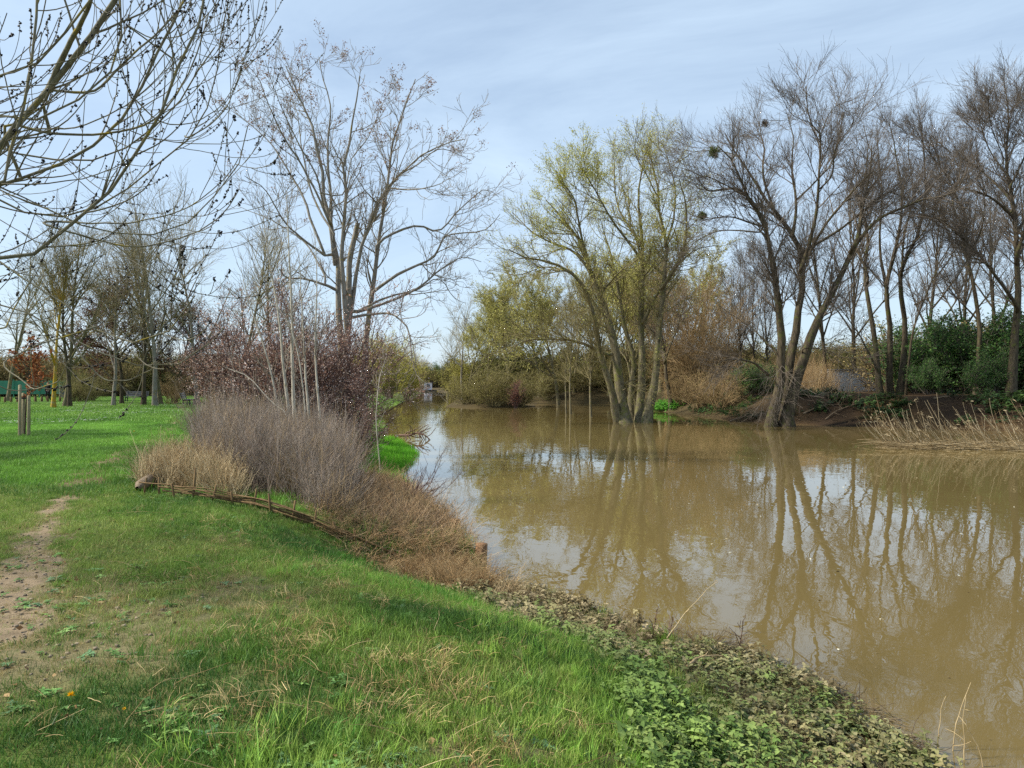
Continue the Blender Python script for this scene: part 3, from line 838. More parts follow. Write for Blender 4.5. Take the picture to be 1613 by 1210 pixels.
# ------------------------------------------------------------------ trees
def world_limbs(rng, limbs, d, dz=0.0, m=12, comp=None):
    """limbs traced in the photo: (pixel points, r0, r1, depth offset at the tip); returns batches (pts, rad) of m+1 samples"""
    pts, rad, tops = [], [], []
    for spec in limbs:
        px, r0, r1 = spec[0], spec[1], spec[2]
        if comp: px = [(a, b if b > comp[0] else comp[0] - (comp[0] - b) * comp[1]) for a, b in px]      # leave room above the limb ends for the twigs
        o0, o1 = spec[3] if len(spec) > 3 else (0.0, rng.normal(0, 1.6))
        k = len(px)
        w = [P(a, b, d + o0 + (o1 - o0) * (i / (k - 1))) for i, (a, b) in enumerate(px)]
        if pts and len(spec[0]) and not (px[0][1] > 585 and r0 >= 0.06):      # a side limb: start it on the limb it grows from
            allp = np.concatenate(pts); allr = np.concatenate(rad)
            c = np.linalg.norm(allp - w[0], axis=1) + 0.6 * np.maximum(allp[:, 2] - w[0][2], 0)
            j = int(np.argmin(c))
            if np.linalg.norm(allp[j] - w[0]) > 0.02: w = [allp[j]] + ([w[0]] if np.linalg.norm(allp[j] - w[0]) > 0.25 else []) + w[1:]
            r0 = min(r0, allr[j] * 0.85)
        pts.append(resample(np.array(w), m)); t = np.linspace(0, 1, m + 1) ** 0.8
        rad.append(r0 * (1 - t) + r1 * t)
    return np.array(pts), np.array(rad)
def wobble(rng, S, a):
    pts, rad = S
    L = np.linalg.norm(np.diff(pts, axis=1), axis=2).sum(1)[:, None, None]
    n = rng.normal(0, 1, pts.shape); n = (n + np.roll(n, 1, 1) + np.roll(n, -1, 1)) / 3
    w = np.minimum(np.linspace(0, 1, pts.shape[1]) * 4, 1)[None, :, None]
    return pts + n * L * a * w, rad
def levels_mesh(name, lv, mat, k=(5, 4, 3), parent=None, org=None):
    mb = MB()
    for S, kk in zip(lv, k):
        v, q = tubes(*S, kk)
        mb.add(v - (org if org is not None else 0), q)
    return mb.build(name, mat, parent)
r_crown = {}
def build_tree(name, label, cat, base, S, lv, mats, ks=(5, 4, 3), stems=1, group=None, flare=1.35, lump=0.06, limbname='limb'):
    """a tree from its traced limbs S and grown levels lv; each limb is a part of its own"""
    base = np.asarray(base, float)
    r = empty(name, base); tag(r, label, cat, group)
    pts, rad = S
    for i in range(len(pts)):
        rd = rad[i].copy()
        if i < stems: rd[0] *= flare; rd[1] *= 1 + (flare - 1) * 0.3
        v, q = tubes(pts[i:i + 1], rd[None], 9 if i < stems else 7, lump, i)
        link('trunk' if i < stems else limbname, raw_mesh('trunk' if i < stems else limbname, v - base, q, mats[0]), r)
    r_crown[r.name] = levels_mesh('crown', lv, mats[1], ks, r, base)
    return r
def add_leaves(r, base, rng, src, n, size, cols, w=None, t0=0.2, jit=0.05, name='foliage', asp=0.55, mat=None, sel=None, up=0.0, sd=0.15):
    p, _ = along(rng, src, n, t0, 1.0, jit, sel)
    v, q = leaf_quads(rng, p - np.asarray(base), size, asp, up=up)
    o = link(name, raw_mesh(name, v, q, mat or M_LEAF, True, vary(rng, n, cols, w, sd)), r_crown.get(r.name, r))
    return o
def cat_levels(*S):
    return np.concatenate([s[0] for s in S]), np.concatenate([s[1] for s in S])

# --- the near ash: its trunk stands beyond the left edge, its upswept twigs hang across the corner of the view
def near_ash():
    rng = np.random.default_rng(101)
    T = np.array([-9.6, 7.4])
    tz = H(*T)
    L = [  # pixel points, r0, r1, depth
        ([(-60, 265), (0, 215), (60, 168), (95, 118), (140, 60), (180, 0), (215, -60)], .058, .022, 5.6),
        ([(66, 150), (105, 80), (138, 20), (160, -50)], .030, .016, 5.6),
        ([(-40, 300), (0, 262), (35, 190), (55, 110), (60, 40), (58, -40)], .020, .010, 5.0),
        ([(-60, 300), (0, 292), (60, 275), (112, 250), (165, 210), (212, 150), (252, 80), (300, -20)], .030, .012, 6.0),
        ([(-60, 402), (0, 396), (60, 386), (120, 345), (180, 300), (217, 258), (257, 180), (290, 105), (322, 20), (335, -40)], .036, .010, 5.4),
        ([(-50, 235), (0, 242), (60, 253), (120, 257), (185, 240), (255, 190), (300, 130), (335, 70)], .020, .007, 6.4),
        ([(10, 200), (80, 212), (160, 212), (225, 200), (270, 165), (305, 100), (330, 20)], .018, .006, 5.9),
        ([(-50, 180), (0, 187), (60, 193), (120, 165), (170, 130), (190, 70), (192, -10)], .020, .008, 5.2),
        ([(72, 147), (150, 142), (215, 80), (275, 25), (300, -10)], .018, .007, 5.8),
        ([(-50, 305), (20, 330), (80, 342), (150, 328), (215, 290), (270, 240), (310, 185), (342, 90), (362, 5)], .022, .006, 6.6),
        ([(-50, 300), (0, 302), (100, 342), (200, 370), (282, 364), (335, 325), (370, 270), (385, 200)], .018, .005, 6.2),
        ([(70, 352), (160, 380), (250, 386), (330, 355), (378, 300)], .013, .005, 5.7),
        ([(-50, 400), (0, 425), (60, 455), (130, 500), (185, 531), (240, 530), (290, 500), (312, 465)], .018, .005, 5.3),
        ([(-50, 470), (0, 480), (50, 490), (120, 531), (182, 562), (247, 581), (295, 568), (332, 540)], .016, .005, 5.6),
        ([(105, 545), (150, 588), (192, 600), (232, 585), (252, 570)], .010, .004, 5.5),
        ([(10, 565), (38, 600), (62, 611), (92, 600), (108, 568)], .008, .003, 4.6),
        ([(-40, 135), (0, 124), (45, 108), (100, 62), (150, 0)], .018, .009, 5.0),
        ([(-50, 520), (-10, 500), (10, 520), (14, 500), (30, 470), (45, 440)], .014, .006, 4.8),
        ([(40, 205), (120, 200), (200, 165), (250, 120), (300, 60), (340, 50)], .012, .004, 6.8),
        ([(120, 345), (180, 352), (240, 345), (300, 325), (350, 285), (375, 250)], .010, .004, 5.9),
        ([(200, 40), (240, 60), (290, 55), (330, 20), (352, -20)], .010, .004, 6.4),
        ([(250, 190), (300, 195), (345, 170), (375, 120), (395, 70)], .009, .003, 6.9),
        ([(300, 215), (345, 185), (375, 130), (385, 90), (412, 55)], .010, .003, 6.6),
    ]
    pts, rad = [], []
    attach = [0, 3, 4, 5, 7, 9, 10, 12, 13, 16, 2, 17]
    for i, (px, r0, r1, d) in enumerate(L):
        off = rng.normal(0, 0.35)
        w = [P(a, b, d + off * j / (len(px) - 1)) for j, (a, b) in enumerate(px)]
        if i not in attach:
            allp = np.concatenate(pts); c = np.linalg.norm(allp - w[0], axis=1); j = int(np.argmin(c))
            w = [allp[j]] + ([w[0]] if c[j] > 0.15 else []) + w[1:]
        if i in attach:
            a0 = w[0]
            w = [np.array([T[0], T[1], a0[2] * 0.75 + 0.2 - 0.1 * i % 0.3]), 0.5 * a0 + 0.5 * np.array([T[0], T[1], a0[2] * 0.85 + 0.3])] + w
            r0 *= 1.2
        m = 26
        pts.append(resample(np.array(w), m)); t = np.linspace(0, 1, m + 1) ** 0.7
        rad.append(0.78 * (r0 * (1 - t) + r1 * t))
    limbs = wobble(rng, (np.array(pts), np.array(rad)), 0.004)
    trunk = resample(np.array([[T[0], T[1], tz - 0.1], [T[0] + .05, T[1], tz + 1.5], [T[0] - .1, T[1] + .1, tz + 3.2], [T[0] + .1, T[1], tz + 5.5], [T[0] - .2, T[1] - .1, tz + 9]]), 26)
    trad = np.linspace(0.21, 0.06, 27)
    S = (np.concatenate([trunk[None], limbs[0]]), np.concatenate([trad[None], limbs[1]]))
    a = spawn(rng, limbs, 300, 0.40, 0.98, 40, 12, 1.1, 0.35, 0.35, 9, 0.06, 0.02, 0.17, rr=0.55, rtip=0.0028, rmax=0.009)
    b = spawn(rng, a, 420, 0.25, 0.95, 40, 12, 0.36, 0.4, 0.4, 6, 0.06, 0.08, 0.2, rr=0.7, rtip=0.0024, rmax=0.005)
    c = spawn(rng, limbs, 120, 0.55, 1.0, 45, 15, 0.28, 0.5, 0.2, 5, 0.06, 0.1, 0.22, rr=0.5, rtip=0.0024, rmax=0.005)
    # crown out of view round the trunk
    up = spawn(rng, (trunk[None], trad[None]), 14, 0.45, 1.0, 55, 12, 2.4, 0.25, 0.4, 9, 0.06, 0.05, 0.12, rr=0.4, rtip=0.006)
    k = up[0][:, -1, 0] < -8.0
    up = (up[0][k], up[1][k])
    up2 = spawn(rng, up, 70, 0.3, 1.0, 40, 12, 0.9, 0.4, 0.4, 6, 0.06, 0.08, 0.2, rr=0.5, rtip=0.003)
    base = np.array([T[0], T[1], tz])
    r = build_tree('ash_tree', 'leafless ash with yellow lichen and black buds, upswept branches hanging across the upper corner', 'tree', base, S,
                   (a, b, c, up, up2), (M_ASH, M_ASHTWIG), (5, 4, 4, 5, 3), 1, limbname='branch')
    # black bud clusters, in knobbly pairs towards the twig ends
    mb = MB()
    ico = np.array([[0, 0, 1], [.9, 0, .2], [-.3, .85, .2], [-.3, -.85, .2], [0, 0, -.9]])
    icf = np.array([[0, 1, 2, 2], [0, 2, 3, 3], [0, 3, 1, 1], [4, 2, 1, 1], [4, 3, 2, 2], [4, 1, 3, 3]])
    tri = icf[:, :3]
    Vs, Fs, n0 = [], [], 0
    for Sx, per in ((a, 9), (b, 7), (c, 6)):
        p, dr = Sx[0], None
        for j in range(len(p)):
            if rng.random() < 0.25: continue
            ts = np.concatenate([[1.0, 0.985], 1 - np.cumsum(rng.uniform(0.04, 0.11, rng.integers(1, per)))])
            for t in ts:
                if t < 0.45: break
                f = t * (p.shape[1] - 1); i = min(int(f), p.shape[1] - 2); c0 = p[j, i] + (p[j, i + 1] - p[j, i]) * (f - i)
                for _ in range(2 if t < 0.99 else 1):
                    s = rng.uniform(0.005, 0.0115) * (1.35 if rng.random() < 0.15 else 1)
                    R = rot_to(rng.normal(0, 1, 3))
                    off = nrm(rng.normal(0, 1, 3)) * 0.008
                    Vs.append(ico * s @ R.T * np.array([1, 1, 1.1]) + c0 + off); Fs.append(tri + n0); n0 += 5
    link('buds', raw_mesh('buds', np.concatenate(Vs) - base, np.concatenate(Fs), M_BUD, True), r_crown[r.name])['kind'] = 'stuff'
near_ash()

# --- the tall grey tree with seed clusters on the left bank
def tree_of_heaven():
    rng = np.random.default_rng(102)
    d = 26.0
    z = lambda *q: [(300 + .3554 * a, 50 + .3554 * b) for a, b in q]
    L = [
        ([(538, 690), (536, 600), (534, 540)] + z((650, 1210), (640, 1000), (612, 830), (590, 720), (572, 560), (550, 420), (500, 290), (430, 150)), .17, .018, (0, 1.5)),
        ([(548, 690), (548, 600), (547, 530)] + z((690, 1210), (680, 950), (690, 740), (680, 600), (715, 480), (740, 330), (762, 190)), .14, .016, (-.2, -1.5)),
        ([(572, 690), (572, 600), (574, 540)] + z((800, 1200), (830, 960), (860, 740), (890, 560), (950, 390), (1005, 220)), .14, .014, (.2, .5)),
        ([(545, 600), (549, 470), (552, 405), (560, 365), (564, 350)], .13, .085, (-.3, -.4)),
        (z((638, 1000), (628, 870), (618, 650), (610, 480), (622, 320), (590, 200), (570, 120)), .09, .012, (.3, 2)),
        ([(549, 520)] + z((722, 1160), (760, 960), (820, 830), (870, 700), (1010, 560), (1130, 500), (1215, 480)), .10, .012, (0, -2)),
        (z((815, 1150), (950, 1060), (1080, 990), (1130, 910), (1300, 880), (1375, 810)), .075, .010, (.2, -1.5)),
        (z((840, 930), (1000, 860), (1100, 880), (1200, 780), (1300, 700), (1370, 730)), .06, .010, (.2, 2)),
        (z((780, 1230), (1000, 1140), (1120, 1040), (1200, 1000), (1290, 1020)), .07, .010, (0, 1)),
        ([(553, 500), (590, 494), (615, 494), (641, 515), (648, 555), (655, 590), (672, 605)], .055, .007, (-.1, -2.5)),
        ([(560, 500), (605, 470), (655, 457), (690, 440), (715, 470), (735, 478)], .05, .007, (0, 2.2)),
        (z((605, 820), (500, 600), (420, 480), (350, 330), (300, 200), (240, 140)), .07, .010, (.2, -1)),
        (z((600, 1000), (520, 780), (480, 680), (380, 520), (270, 410), (190, 350)), .07, .010, (.1, 1.8)),
        (z((580, 1000), (430, 860), (330, 700), (240, 640)), .055, .009, (.1, -2)),
        (z((590, 1120), (500, 1095), (430, 1090), (395, 1050)), .06, .02, (0, -.6)),
        (z((600, 1090), (500, 930), (350, 830), (200, 770)), .05, .008, (.1, 2)),
        (z((600, 780), (560, 640), (470, 480), (400, 330), (330, 130)), .05, .008, (.2, -2.2)),
        (z((680, 720), (720, 560), (790, 470), (850, 330), (910, 230)), .045, .008, (0, 1.6)),
        (z((860, 740), (920, 640), (1000, 590), (1100, 520), (1170, 540), (1240, 570)), .045, .008, (.3, 2.5)),
        (z((880, 700), (1000, 700), (1090, 680), (1160, 650)), .035, .007, (.3, -2.2)),
        (z((640, 900), (560, 760), (500, 560), (480, 400), (440, 250)), .05, .008, (.2, 2.6)),
    ]
    S = wobble(rng, world_limbs(rng, L, d, m=16), 0.006)
    a = spawn(rng, S, 260, 0.38, 0.98, 42, 14, 1.7, 0.4, 0.45, 8, 0.12, 0.03, 0.10, rr=0.55, rtip=0.006, rmax=0.028)
    b = spawn(rng, a, 1150, 0.2, 1.0, 42, 14, 0.75, 0.45, 0.4, 6, 0.13, 0.04, 0.12, rr=0.65, rtip=0.005, rmax=0.012)
    c = spawn(rng, b, 3800, 0.25, 1.0, 45, 16, 0.34, 0.4, 0.3, 3, 0.15, 0.06, 0.14, rr=0.7, rtip=0.005, rmax=0.008)
    x, y = P(550, 640, d)[:2]
    base = np.array([x, y, H(x, y)])
    r = build_tree('tree_of_heaven', 'tall leafless grey tree with brown seed clusters in its top and a broken stem', 'tree', base, S, (a, b, c),
                   (M_HEAVEN, M_HEAVENTWIG), (5, 4, 3), 4)
    tip = c[0][:, -1]
    wgt = sstep(8.0, 13.5, tip[:, 2]) ** 1.5 + 0.03
    pick = rng.choice(len(tip), 230, replace=False, p=wgt / wgt.sum())
    pos = (tip[pick][:, None, :] + rng.normal(0, 1, (230, 26, 3)) * np.array([.075, .075, .07])).reshape(-1, 3)
    v, q = leaf_quads(rng, pos - base, 0.06, 0.5)
    link('seed_clusters', raw_mesh('seed_clusters', v, q, M_DRY, True, vary(rng, len(pos), ['#8a6a50', '#73574a', '#a0826a'])), r_crown[r.name])['kind'] = 'stuff'
tree_of_heaven()

# --- the big many-stemmed willow standing in the water, breaking into yellow-green leaf
def mid_willow():
    rng = np.random.default_rng(103)
    d = 48.5
    z = lambda *q: [(760 + .43 * a, 180 + .43 * b) for a, b in q]
    L = [
        ([(985, 670)] + z((518, 1100), (490, 900), (460, 760), (430, 660), (392, 580), (370, 500), (330, 430), (280, 360), (230, 310)), .42, .03, (0, 2)),
        ([(977, 670)] + z((490, 1100), (470, 980), (430, 880), (400, 720), (370, 640), (320, 580), (240, 540), (170, 530), (100, 500)), .30, .03, (.3, -3)),
        ([(1018, 670)] + z((600, 1120), (640, 960), (650, 760), (665, 560), (670, 470), (645, 380), (640, 280), (615, 140)), .32, .03, (-.2, 1)),
        ([(1008, 670)] + z((575, 1100), (585, 900), (580, 740), (585, 540), (580, 400), (570, 290), (600, 130)), .32, .03, (.6, 3)),
        ([(994, 670)] + z((540, 1110), (545, 1000), (555, 900), (520, 780), (500, 640), (470, 520), (440, 400)), .26, .03, (1.0, 3.5)),
        (z((580, 530), (510, 440), (440, 330), (400, 260), (370, 210)), .13, .03, (1.5, -1)),
        (z((655, 640), (720, 540), (745, 460), (745, 350), (720, 240)), .14, .03, (0, -2)),
        (z((600, 740), (640, 660), (690, 580), (780, 500), (860, 480)), .13, .02, (.8, 3.5)),
        (z((435, 660), (480, 600), (530, 550)), .09, .03, (.4, -2)),
        (z((450, 880), (360, 835), (200, 825), (130, 845), (90, 885)), .14, .02, (.2, -3)),
        (z((385, 560), (330, 500), (250, 470), (170, 420), (110, 360)), .12, .02, (1, 4)),
        (z((370, 500), (350, 380), (330, 300), (280, 240)), .10, .02, (1.3, -1)),
        (z((585, 560), (560, 450), (500, 350), (480, 200), (500, 120)), .12, .02, (1.5, 5)),
        (z((668, 480), (700, 380), (705, 280), (680, 170), (650, 90)), .11, .02, (0, 4)),
        (z((640, 300), (600, 220), (560, 150), (560, 90)), .08, .02, (.6, -2.5)),
        (z((300, 570), (220, 560), (140, 590), (80, 580)), .08, .02, (0, 2)),
        (z((530, 1000), (520, 985), (580, 970), (600, 1000)), .05, .02, (-.6, -1.2)),
    ]
    S = wobble(rng, world_limbs(rng, L, d, m=14), 0.006)
    a = spawn(rng, S, 340, 0.30, 0.99, 38, 14, 3.0, 0.35, 0.5, 8, 0.12, 0.04, 0.06, rr=0.5, rtip=0.012, rmax=0.055)
    b = spawn(rng, a, 2100, 0.15, 1.0, 35, 13, 1.35, 0.4, 0.35, 4, 0.08, 0.05, 0.06, rr=0.6, rtip=0.008, rmax=0.022)
    c = spawn(rng, b, 9000, 0.2, 1.0, 30, 13, 0.75, 0.4, 0.3, 2, 0.08, 0.06, 0.08, rr=0.7, rtip=0.006, rmax=0.010)
    sh = spawn(rng, (S[0][:5], S[1][:5]), 420, 0.01, 0.45, 30, 12, 1.3, 0.4, 0.2, 5, 0.15, 0.15, 0.1, rr=0.1, rtip=0.006, rmax=0.012)
    base = np.array([P(995, 665, d)[0], d, -0.3])
    r = build_tree('willow_tree', 'big willow with several stems rising from the water, crown hazed with yellow-green young leaves', 'tree', base, S,
                   (a, b, c, sh), (M_WILLOW, M_WILLOWTWIG), (5, 3, 3, 3), 5)
    tip = c[0][:, -1]
    xx = tip[:, 0]
    sel = (0.22 + sstep(7.0, 14, tip[:, 2]) * (1.0 - 0.75 * sstep(10.0, 13.0, xx))) * (0.45 + 1.2 * sstep(0.42, 0.6, fbm(tip[:, 0] * 0.35 + 3, tip[:, 2] * 0.35, 5, 3)))
    add_leaves(r, base, rng, c, 52000, 0.082, ['#bfbe60', '#aeae50', '#ccc676', '#9c9c4c'], None, 0.1, 0.12, 'foliage', 0.5, M_LEAF, sel)['kind'] = 'stuff'
    o = add_leaves(r, base, rng, sh, 2500, 0.05, ['#7d7440', '#6a5a3c'], None, 0.2, 0.1, 'stump_leaves'); o['kind'] = 'stuff'
mid_willow()

# --- the tall bare willow with mistletoe standing at the far water's edge
def right_willow():
    rng = np.random.default_rng(104)
    d = 44.0
    z = lambda *q: [(1060 + .3554 * a, 50 + .3554 * b) for a, b in q]
    y = lambda *q: [(1060 + .343 * a, 430 + .343 * b) for a, b in q]
    L = [
        ([(1213, 682)] + y((445, 700), (480, 560), (500, 430), (500, 280), (480, 150)) + z((440, 1080), (415, 900), (400, 790), (340, 690), (300, 580), (262, 470), (200, 400)), .36, .025, (0, -2)),
        ([(1226, 682)] + y((490, 700), (520, 520), (545, 340), (575, 150)) + z((570, 1040), (530, 880), (450, 750), (385, 640), (320, 520), (270, 430), (230, 330)), .36, .03, (.3, 2)),
        ([(1240, 682)] + y((515, 700), (560, 520), (600, 380), (640, 250), (700, 130)) + z((720, 1110), (800, 930), (822, 850), (838, 720), (870, 560), (880, 400)), .40, .03, (-.3, 1)),
        (z((565, 1060), (600, 940), (640, 720), (650, 500), (650, 350), (605, 270), (590, 90)), .24, .02, (.3, -1)),
        (z((530, 880), (545, 700), (530, 580), (525, 440), (532, 350), (500, 230)), .17, .02, (.8, 3)),
        (z((590, 1000), (700, 780), (800, 640), (872, 555)), .17, .04, (.2, -3)),
        (z((800, 940), (900, 800), (1000, 740), (1100, 690), (1240, 650), (1290, 560)), .17, .03, (0, -2)),
        (z((545, 700), (620, 610), (700, 500), (740, 330), (750, 230)), .12, .02, (1.2, 4)),
        (z((400, 790), (300, 640), (160, 640), (110, 570)), .12, .02, (-.6, -3)),
        (z((395, 830), (250, 780), (130, 800)), .09, .02, (-.6, -2)),
        (z((385, 860), (220, 850), (100, 910), (40, 1000)), .09, .015, (-.5, 2)),
        (z((330, 690), (200, 590), (130, 560)), .10, .02, (-1, -4)),
        (z((650, 350), (700, 220), (765, 170)), .07, .015, (0, 2)),
        (z((450, 750), (400, 560), (400, 400), (380, 270)), .10, .02, (1.2, 4)),
        (z((600, 940), (760, 830), (900, 690), (960, 650), (1040, 690)), .14, .03, (0, 3.5)),
        (y((440, 470), (380, 420), (300, 400), (240, 400), (190, 440)), .09, .015, (-.3, -3)),
        (y((600, 350), (680, 350), (740, 370), (800, 410)), .05, .01, (-.4, -2)),
        (y((460, 350), (370, 260), (310, 190), (290, 150)), .07, .015, (-.2, 2)),
        (y((455, 330), (500, 420), (490, 480), (540, 560)), .05, .01, (-.4, -1.2)),
        (z((270, 450), (180, 430), (90, 440), (30, 490)), .06, .012, (-1.2, 2)),
        (z((640, 640), (700, 560), (720, 420), (790, 300), (800, 240)), .09, .015, (0, -4)),
        (z((600, 280), (540, 250), (500, 200)), .05, .012, (0, -2)),
    ]
    S = wobble(rng, world_limbs(rng, L, d, m=16, comp=(420, 0.84)), 0.005)
    a = spawn(rng, S, 420, 0.36, 0.99, 36, 14, 2.8, 0.35, 0.45, 7, 0.07, 0.04, 0.05, rr=0.5, rtip=0.011, rmax=0.05)
    b = spawn(rng, a, 2900, 0.15, 1.0, 34, 13, 1.3, 0.4, 0.35, 4, 0.07, 0.04, 0.05, rr=0.6, rtip=0.007, rmax=0.02)
    c = spawn(rng, b, 15000, 0.15, 1.0, 28, 12, 0.85, 0.4, 0.3, 2, 0.06, 0.05, 0.05, rr=0.7, rtip=0.0045, rmax=0.008)
    base = np.array([P(1226, 672, d)[0], d, -0.3])
    build_tree('willow_tree', 'tall bare willow with three fused trunks standing in the water, mistletoe in its crown', 'tree', base, S,
               (a, b, c), (M_DARKBARK, M_DARKTWIG), (5, 3, 3), 3)
    for k, (px, py, rr, lab) in enumerate([(1125, 240, .48, 'round dark green mistletoe ball high on the outer crown of the bare willow'),
                                           (1106, 340, .34, 'smaller loose mistletoe ball below, near the lowest side branch of the bare willow'),
                                           (1204, 195, .30, 'small dark twig nest high in the crown of the bare willow')]):
        c0 = P(px, py, d - 2 + k)
        n = 170
        D = nrm(rng.normal(0, 1, (n, 3)))
        g = grow(rng, np.zeros((n, 3)), D, np.full(n, rr) * rng.uniform(.6, 1, n), np.full(n, .010), np.full(n, .005), 4, 0.25, -0.05)
        o = empty('mistletoe' if k < 2 else 'nest', c0); tag(o, lab, 'mistletoe' if k < 2 else 'nest')
        mb = MB(); v, q = tubes(*g, 3); mb.add(v, q); mb.build('stems', M_DARKTWIG, o)
        add_leaves(o, (0, 0, 0), rng, g, 1500 if k < 2 else 300, 0.06, ['#5a6a30', '#4a5c2c', '#6e7a3c'] if k < 2 else ['#4a4034'], None, 0.3, 0.03, 'leaves')['kind'] = 'stuff'
right_willow()

# --- the other tall trees on the far bank
def clump(name, label, seed, d, base_px, L, n=(160, 900, 4200), len_=(2.3, 1.0, 0.6), mats=None, stems=3, zb=None, m=14, tmin=0.4):
    rng = np.random.default_rng(seed)
    S = wobble(rng, world_limbs(rng, L, d, m=m, comp=(420, 0.84)), 0.006)
    a = spawn(rng, S, n[0], tmin, 0.99, 34, 12, len_[0], 0.35, 0.45, 7, 0.07, 0.05, 0.06, rr=0.5, rtip=0.011, rmax=0.045)
    b = spawn(rng, a, n[1], 0.15, 1.0, 32, 13, len_[1] * 1.15, 0.4, 0.35, 4, 0.07, 0.05, 0.05, rr=0.6, rtip=0.007, rmax=0.02)
    c = spawn(rng, b, int(n[2] * 1.25), 0.15, 1.0, 28, 12, len_[2] * 1.35, 0.4, 0.3, 2, 0.06, 0.05, 0.05, rr=0.7, rtip=0.0045, rmax=0.008)
    x = (base_px - CX) / FPX * d
    base = np.array([x, d, H(x, d) if zb is None else zb])
    r = build_tree(name, label, 'tree', base, S, (a, b, c), mats or (M_DARKBARK, M_DARKTWIG), (5, 3, 3), stems)
    return r, base, rng, c
clump('poplar_tree', 'clump of tall bare upright stems on the far bank between mistletoe willow and evergreens', 105, 52.0, 1400, [
    ([(1388, 640), (1380, 560), (1372, 500), (1365, 430), (1370, 360), (1356, 300), (1366, 210), (1360, 160)], .24, .02, (0, 1)),
    ([(1402, 640), (1400, 560), (1398, 500), (1395, 450), (1414, 380), (1420, 300), (1412, 220), (1400, 150)], .26, .02, (.5, -1)),
    ([(1416, 640), (1424, 560), (1425, 500), (1421, 430), (1446, 370), (1456, 290), (1452, 200), (1445, 130)], .25, .02, (.2, 2)),
    ([(1425, 640), (1432, 580), (1442, 500), (1470, 440), (1490, 400), (1500, 350)], .12, .02, (-.4, -2)),
    ([(1385, 590), (1352, 525), (1325, 490), (1310, 480)], .09, .015, (0, -2)),
    ([(1440, 480), (1500, 455), (1560, 445)], .06, .012, (-.4, -2)),
    ([(1395, 450), (1385, 380), (1390, 300), (1385, 230), (1380, 150)], .12, .015, (.5, 3)),
    ([(1420, 430), (1425, 350), (1438, 280), (1430, 200), (1432, 150)], .10, .015, (.2, 3)),
    ([(1366, 430), (1345, 370), (1338, 300), (1345, 230)], .08, .015, (0, 2.5)),
    ([(1446, 370), (1475, 310), (1480, 240), (1470, 170)], .08, .015, (.2, -2)),
], (280, 1600, 6000), (2.1, 1.0, .6))
clump('poplar_tree', 'slim bare tree leaning toward the river in front of the evergreen thicket', 106, 50.0, 1540, [
    ([(1538, 625), (1542, 540), (1540, 490), (1530, 430), (1515, 370), (1521, 330), (1505, 290), (1488, 240), (1455, 195), (1440, 160)], .19, .02, (0, 1)),
    ([(1519, 350), (1500, 300), (1510, 240), (1500, 190)], .09, .015, (.3, 2)),
    ([(1517, 365), (1490, 340), (1455, 322), (1430, 300)], .08, .015, (.3, -2)),
    ([(1525, 400), (1545, 350), (1550, 290), (1540, 230)], .07, .015, (.3, -2)),
], (130, 800, 3600), (1.9, .95, .6), stems=1)
clump('poplar_tree', 'big bare tree with a thick straight trunk rising out of the evergreens', 107, 46.0, 1594, [
    ([(1590, 640), (1597, 560), (1602, 500), (1601, 420), (1597, 330), (1590, 280), (1580, 220), (1586, 140), (1578, 70)], .30, .02, (0, 1)),
    ([(1601, 400), (1618, 340), (1640, 290), (1650, 220), (1645, 130)], .18, .02, (0, -1)),
    ([(1598, 330), (1562, 292), (1520, 275), (1490, 262)], .11, .015, (.3, -2)),
    ([(1600, 480), (1558, 420), (1515, 366), (1483, 334), (1450, 320)], .13, .02, (-.4, -2.5)),
    ([(1590, 270), (1612, 215), (1620, 150), (1612, 90)], .11, .015, (.3, 2)),
    ([(1586, 250), (1560, 205), (1545, 160), (1540, 110)], .08, .015, (.4, 2)),
    ([(1599, 350), (1635, 320), (1680, 280)], .09, .015, (.2, 2)),
    ([(1560, 420), (1530, 405), (1515, 420)], .05, .012, (-1, -2)),
    ([(1593, 300), (1555, 250), (1510, 215), (1480, 190)], .09, .015, (.3, 3)),
    ([(1580, 220), (1560, 150), (1556, 100)], .08, .015, (.5, -2)),
], (340, 2200, 9000), (2.3, 1.05, .6), stems=1)
for i, (px, d, top, lab) in enumerate([(1168, 72, 385, 'slender bare poplar behind the mistletoe willow, outermost toward the leafing willow'), (1186, 75, 360, 'slender bare poplar behind the mistletoe willow, tallest of the three'),
                                       (1205, 70, 395, 'slender bare poplar almost hidden by the mistletoe willow trunk')]):
    dx = (-3, 2, 3)[i]
    clump('poplar_tree', lab, 120 + i, d, px, [
        ([(px, 625), (px + dx, 560), (px - 1, 500), (px + dx, 440), (px + 1, top)], .13, .012, (0, .5)),
        ([(px, 560), (px + 10, 500), (px + 13, 440), (px + 10, top + 25)], .07, .01, (0, 1.5)),
        ([(px, 540), (px - 10, 480), (px - 14, 430), (px - 12, top + 40)], .06, .01, (0, -1.5))],
        (80, 420, 1800), (1.8, 1.0, .6), stems=1, tmin=0.25)

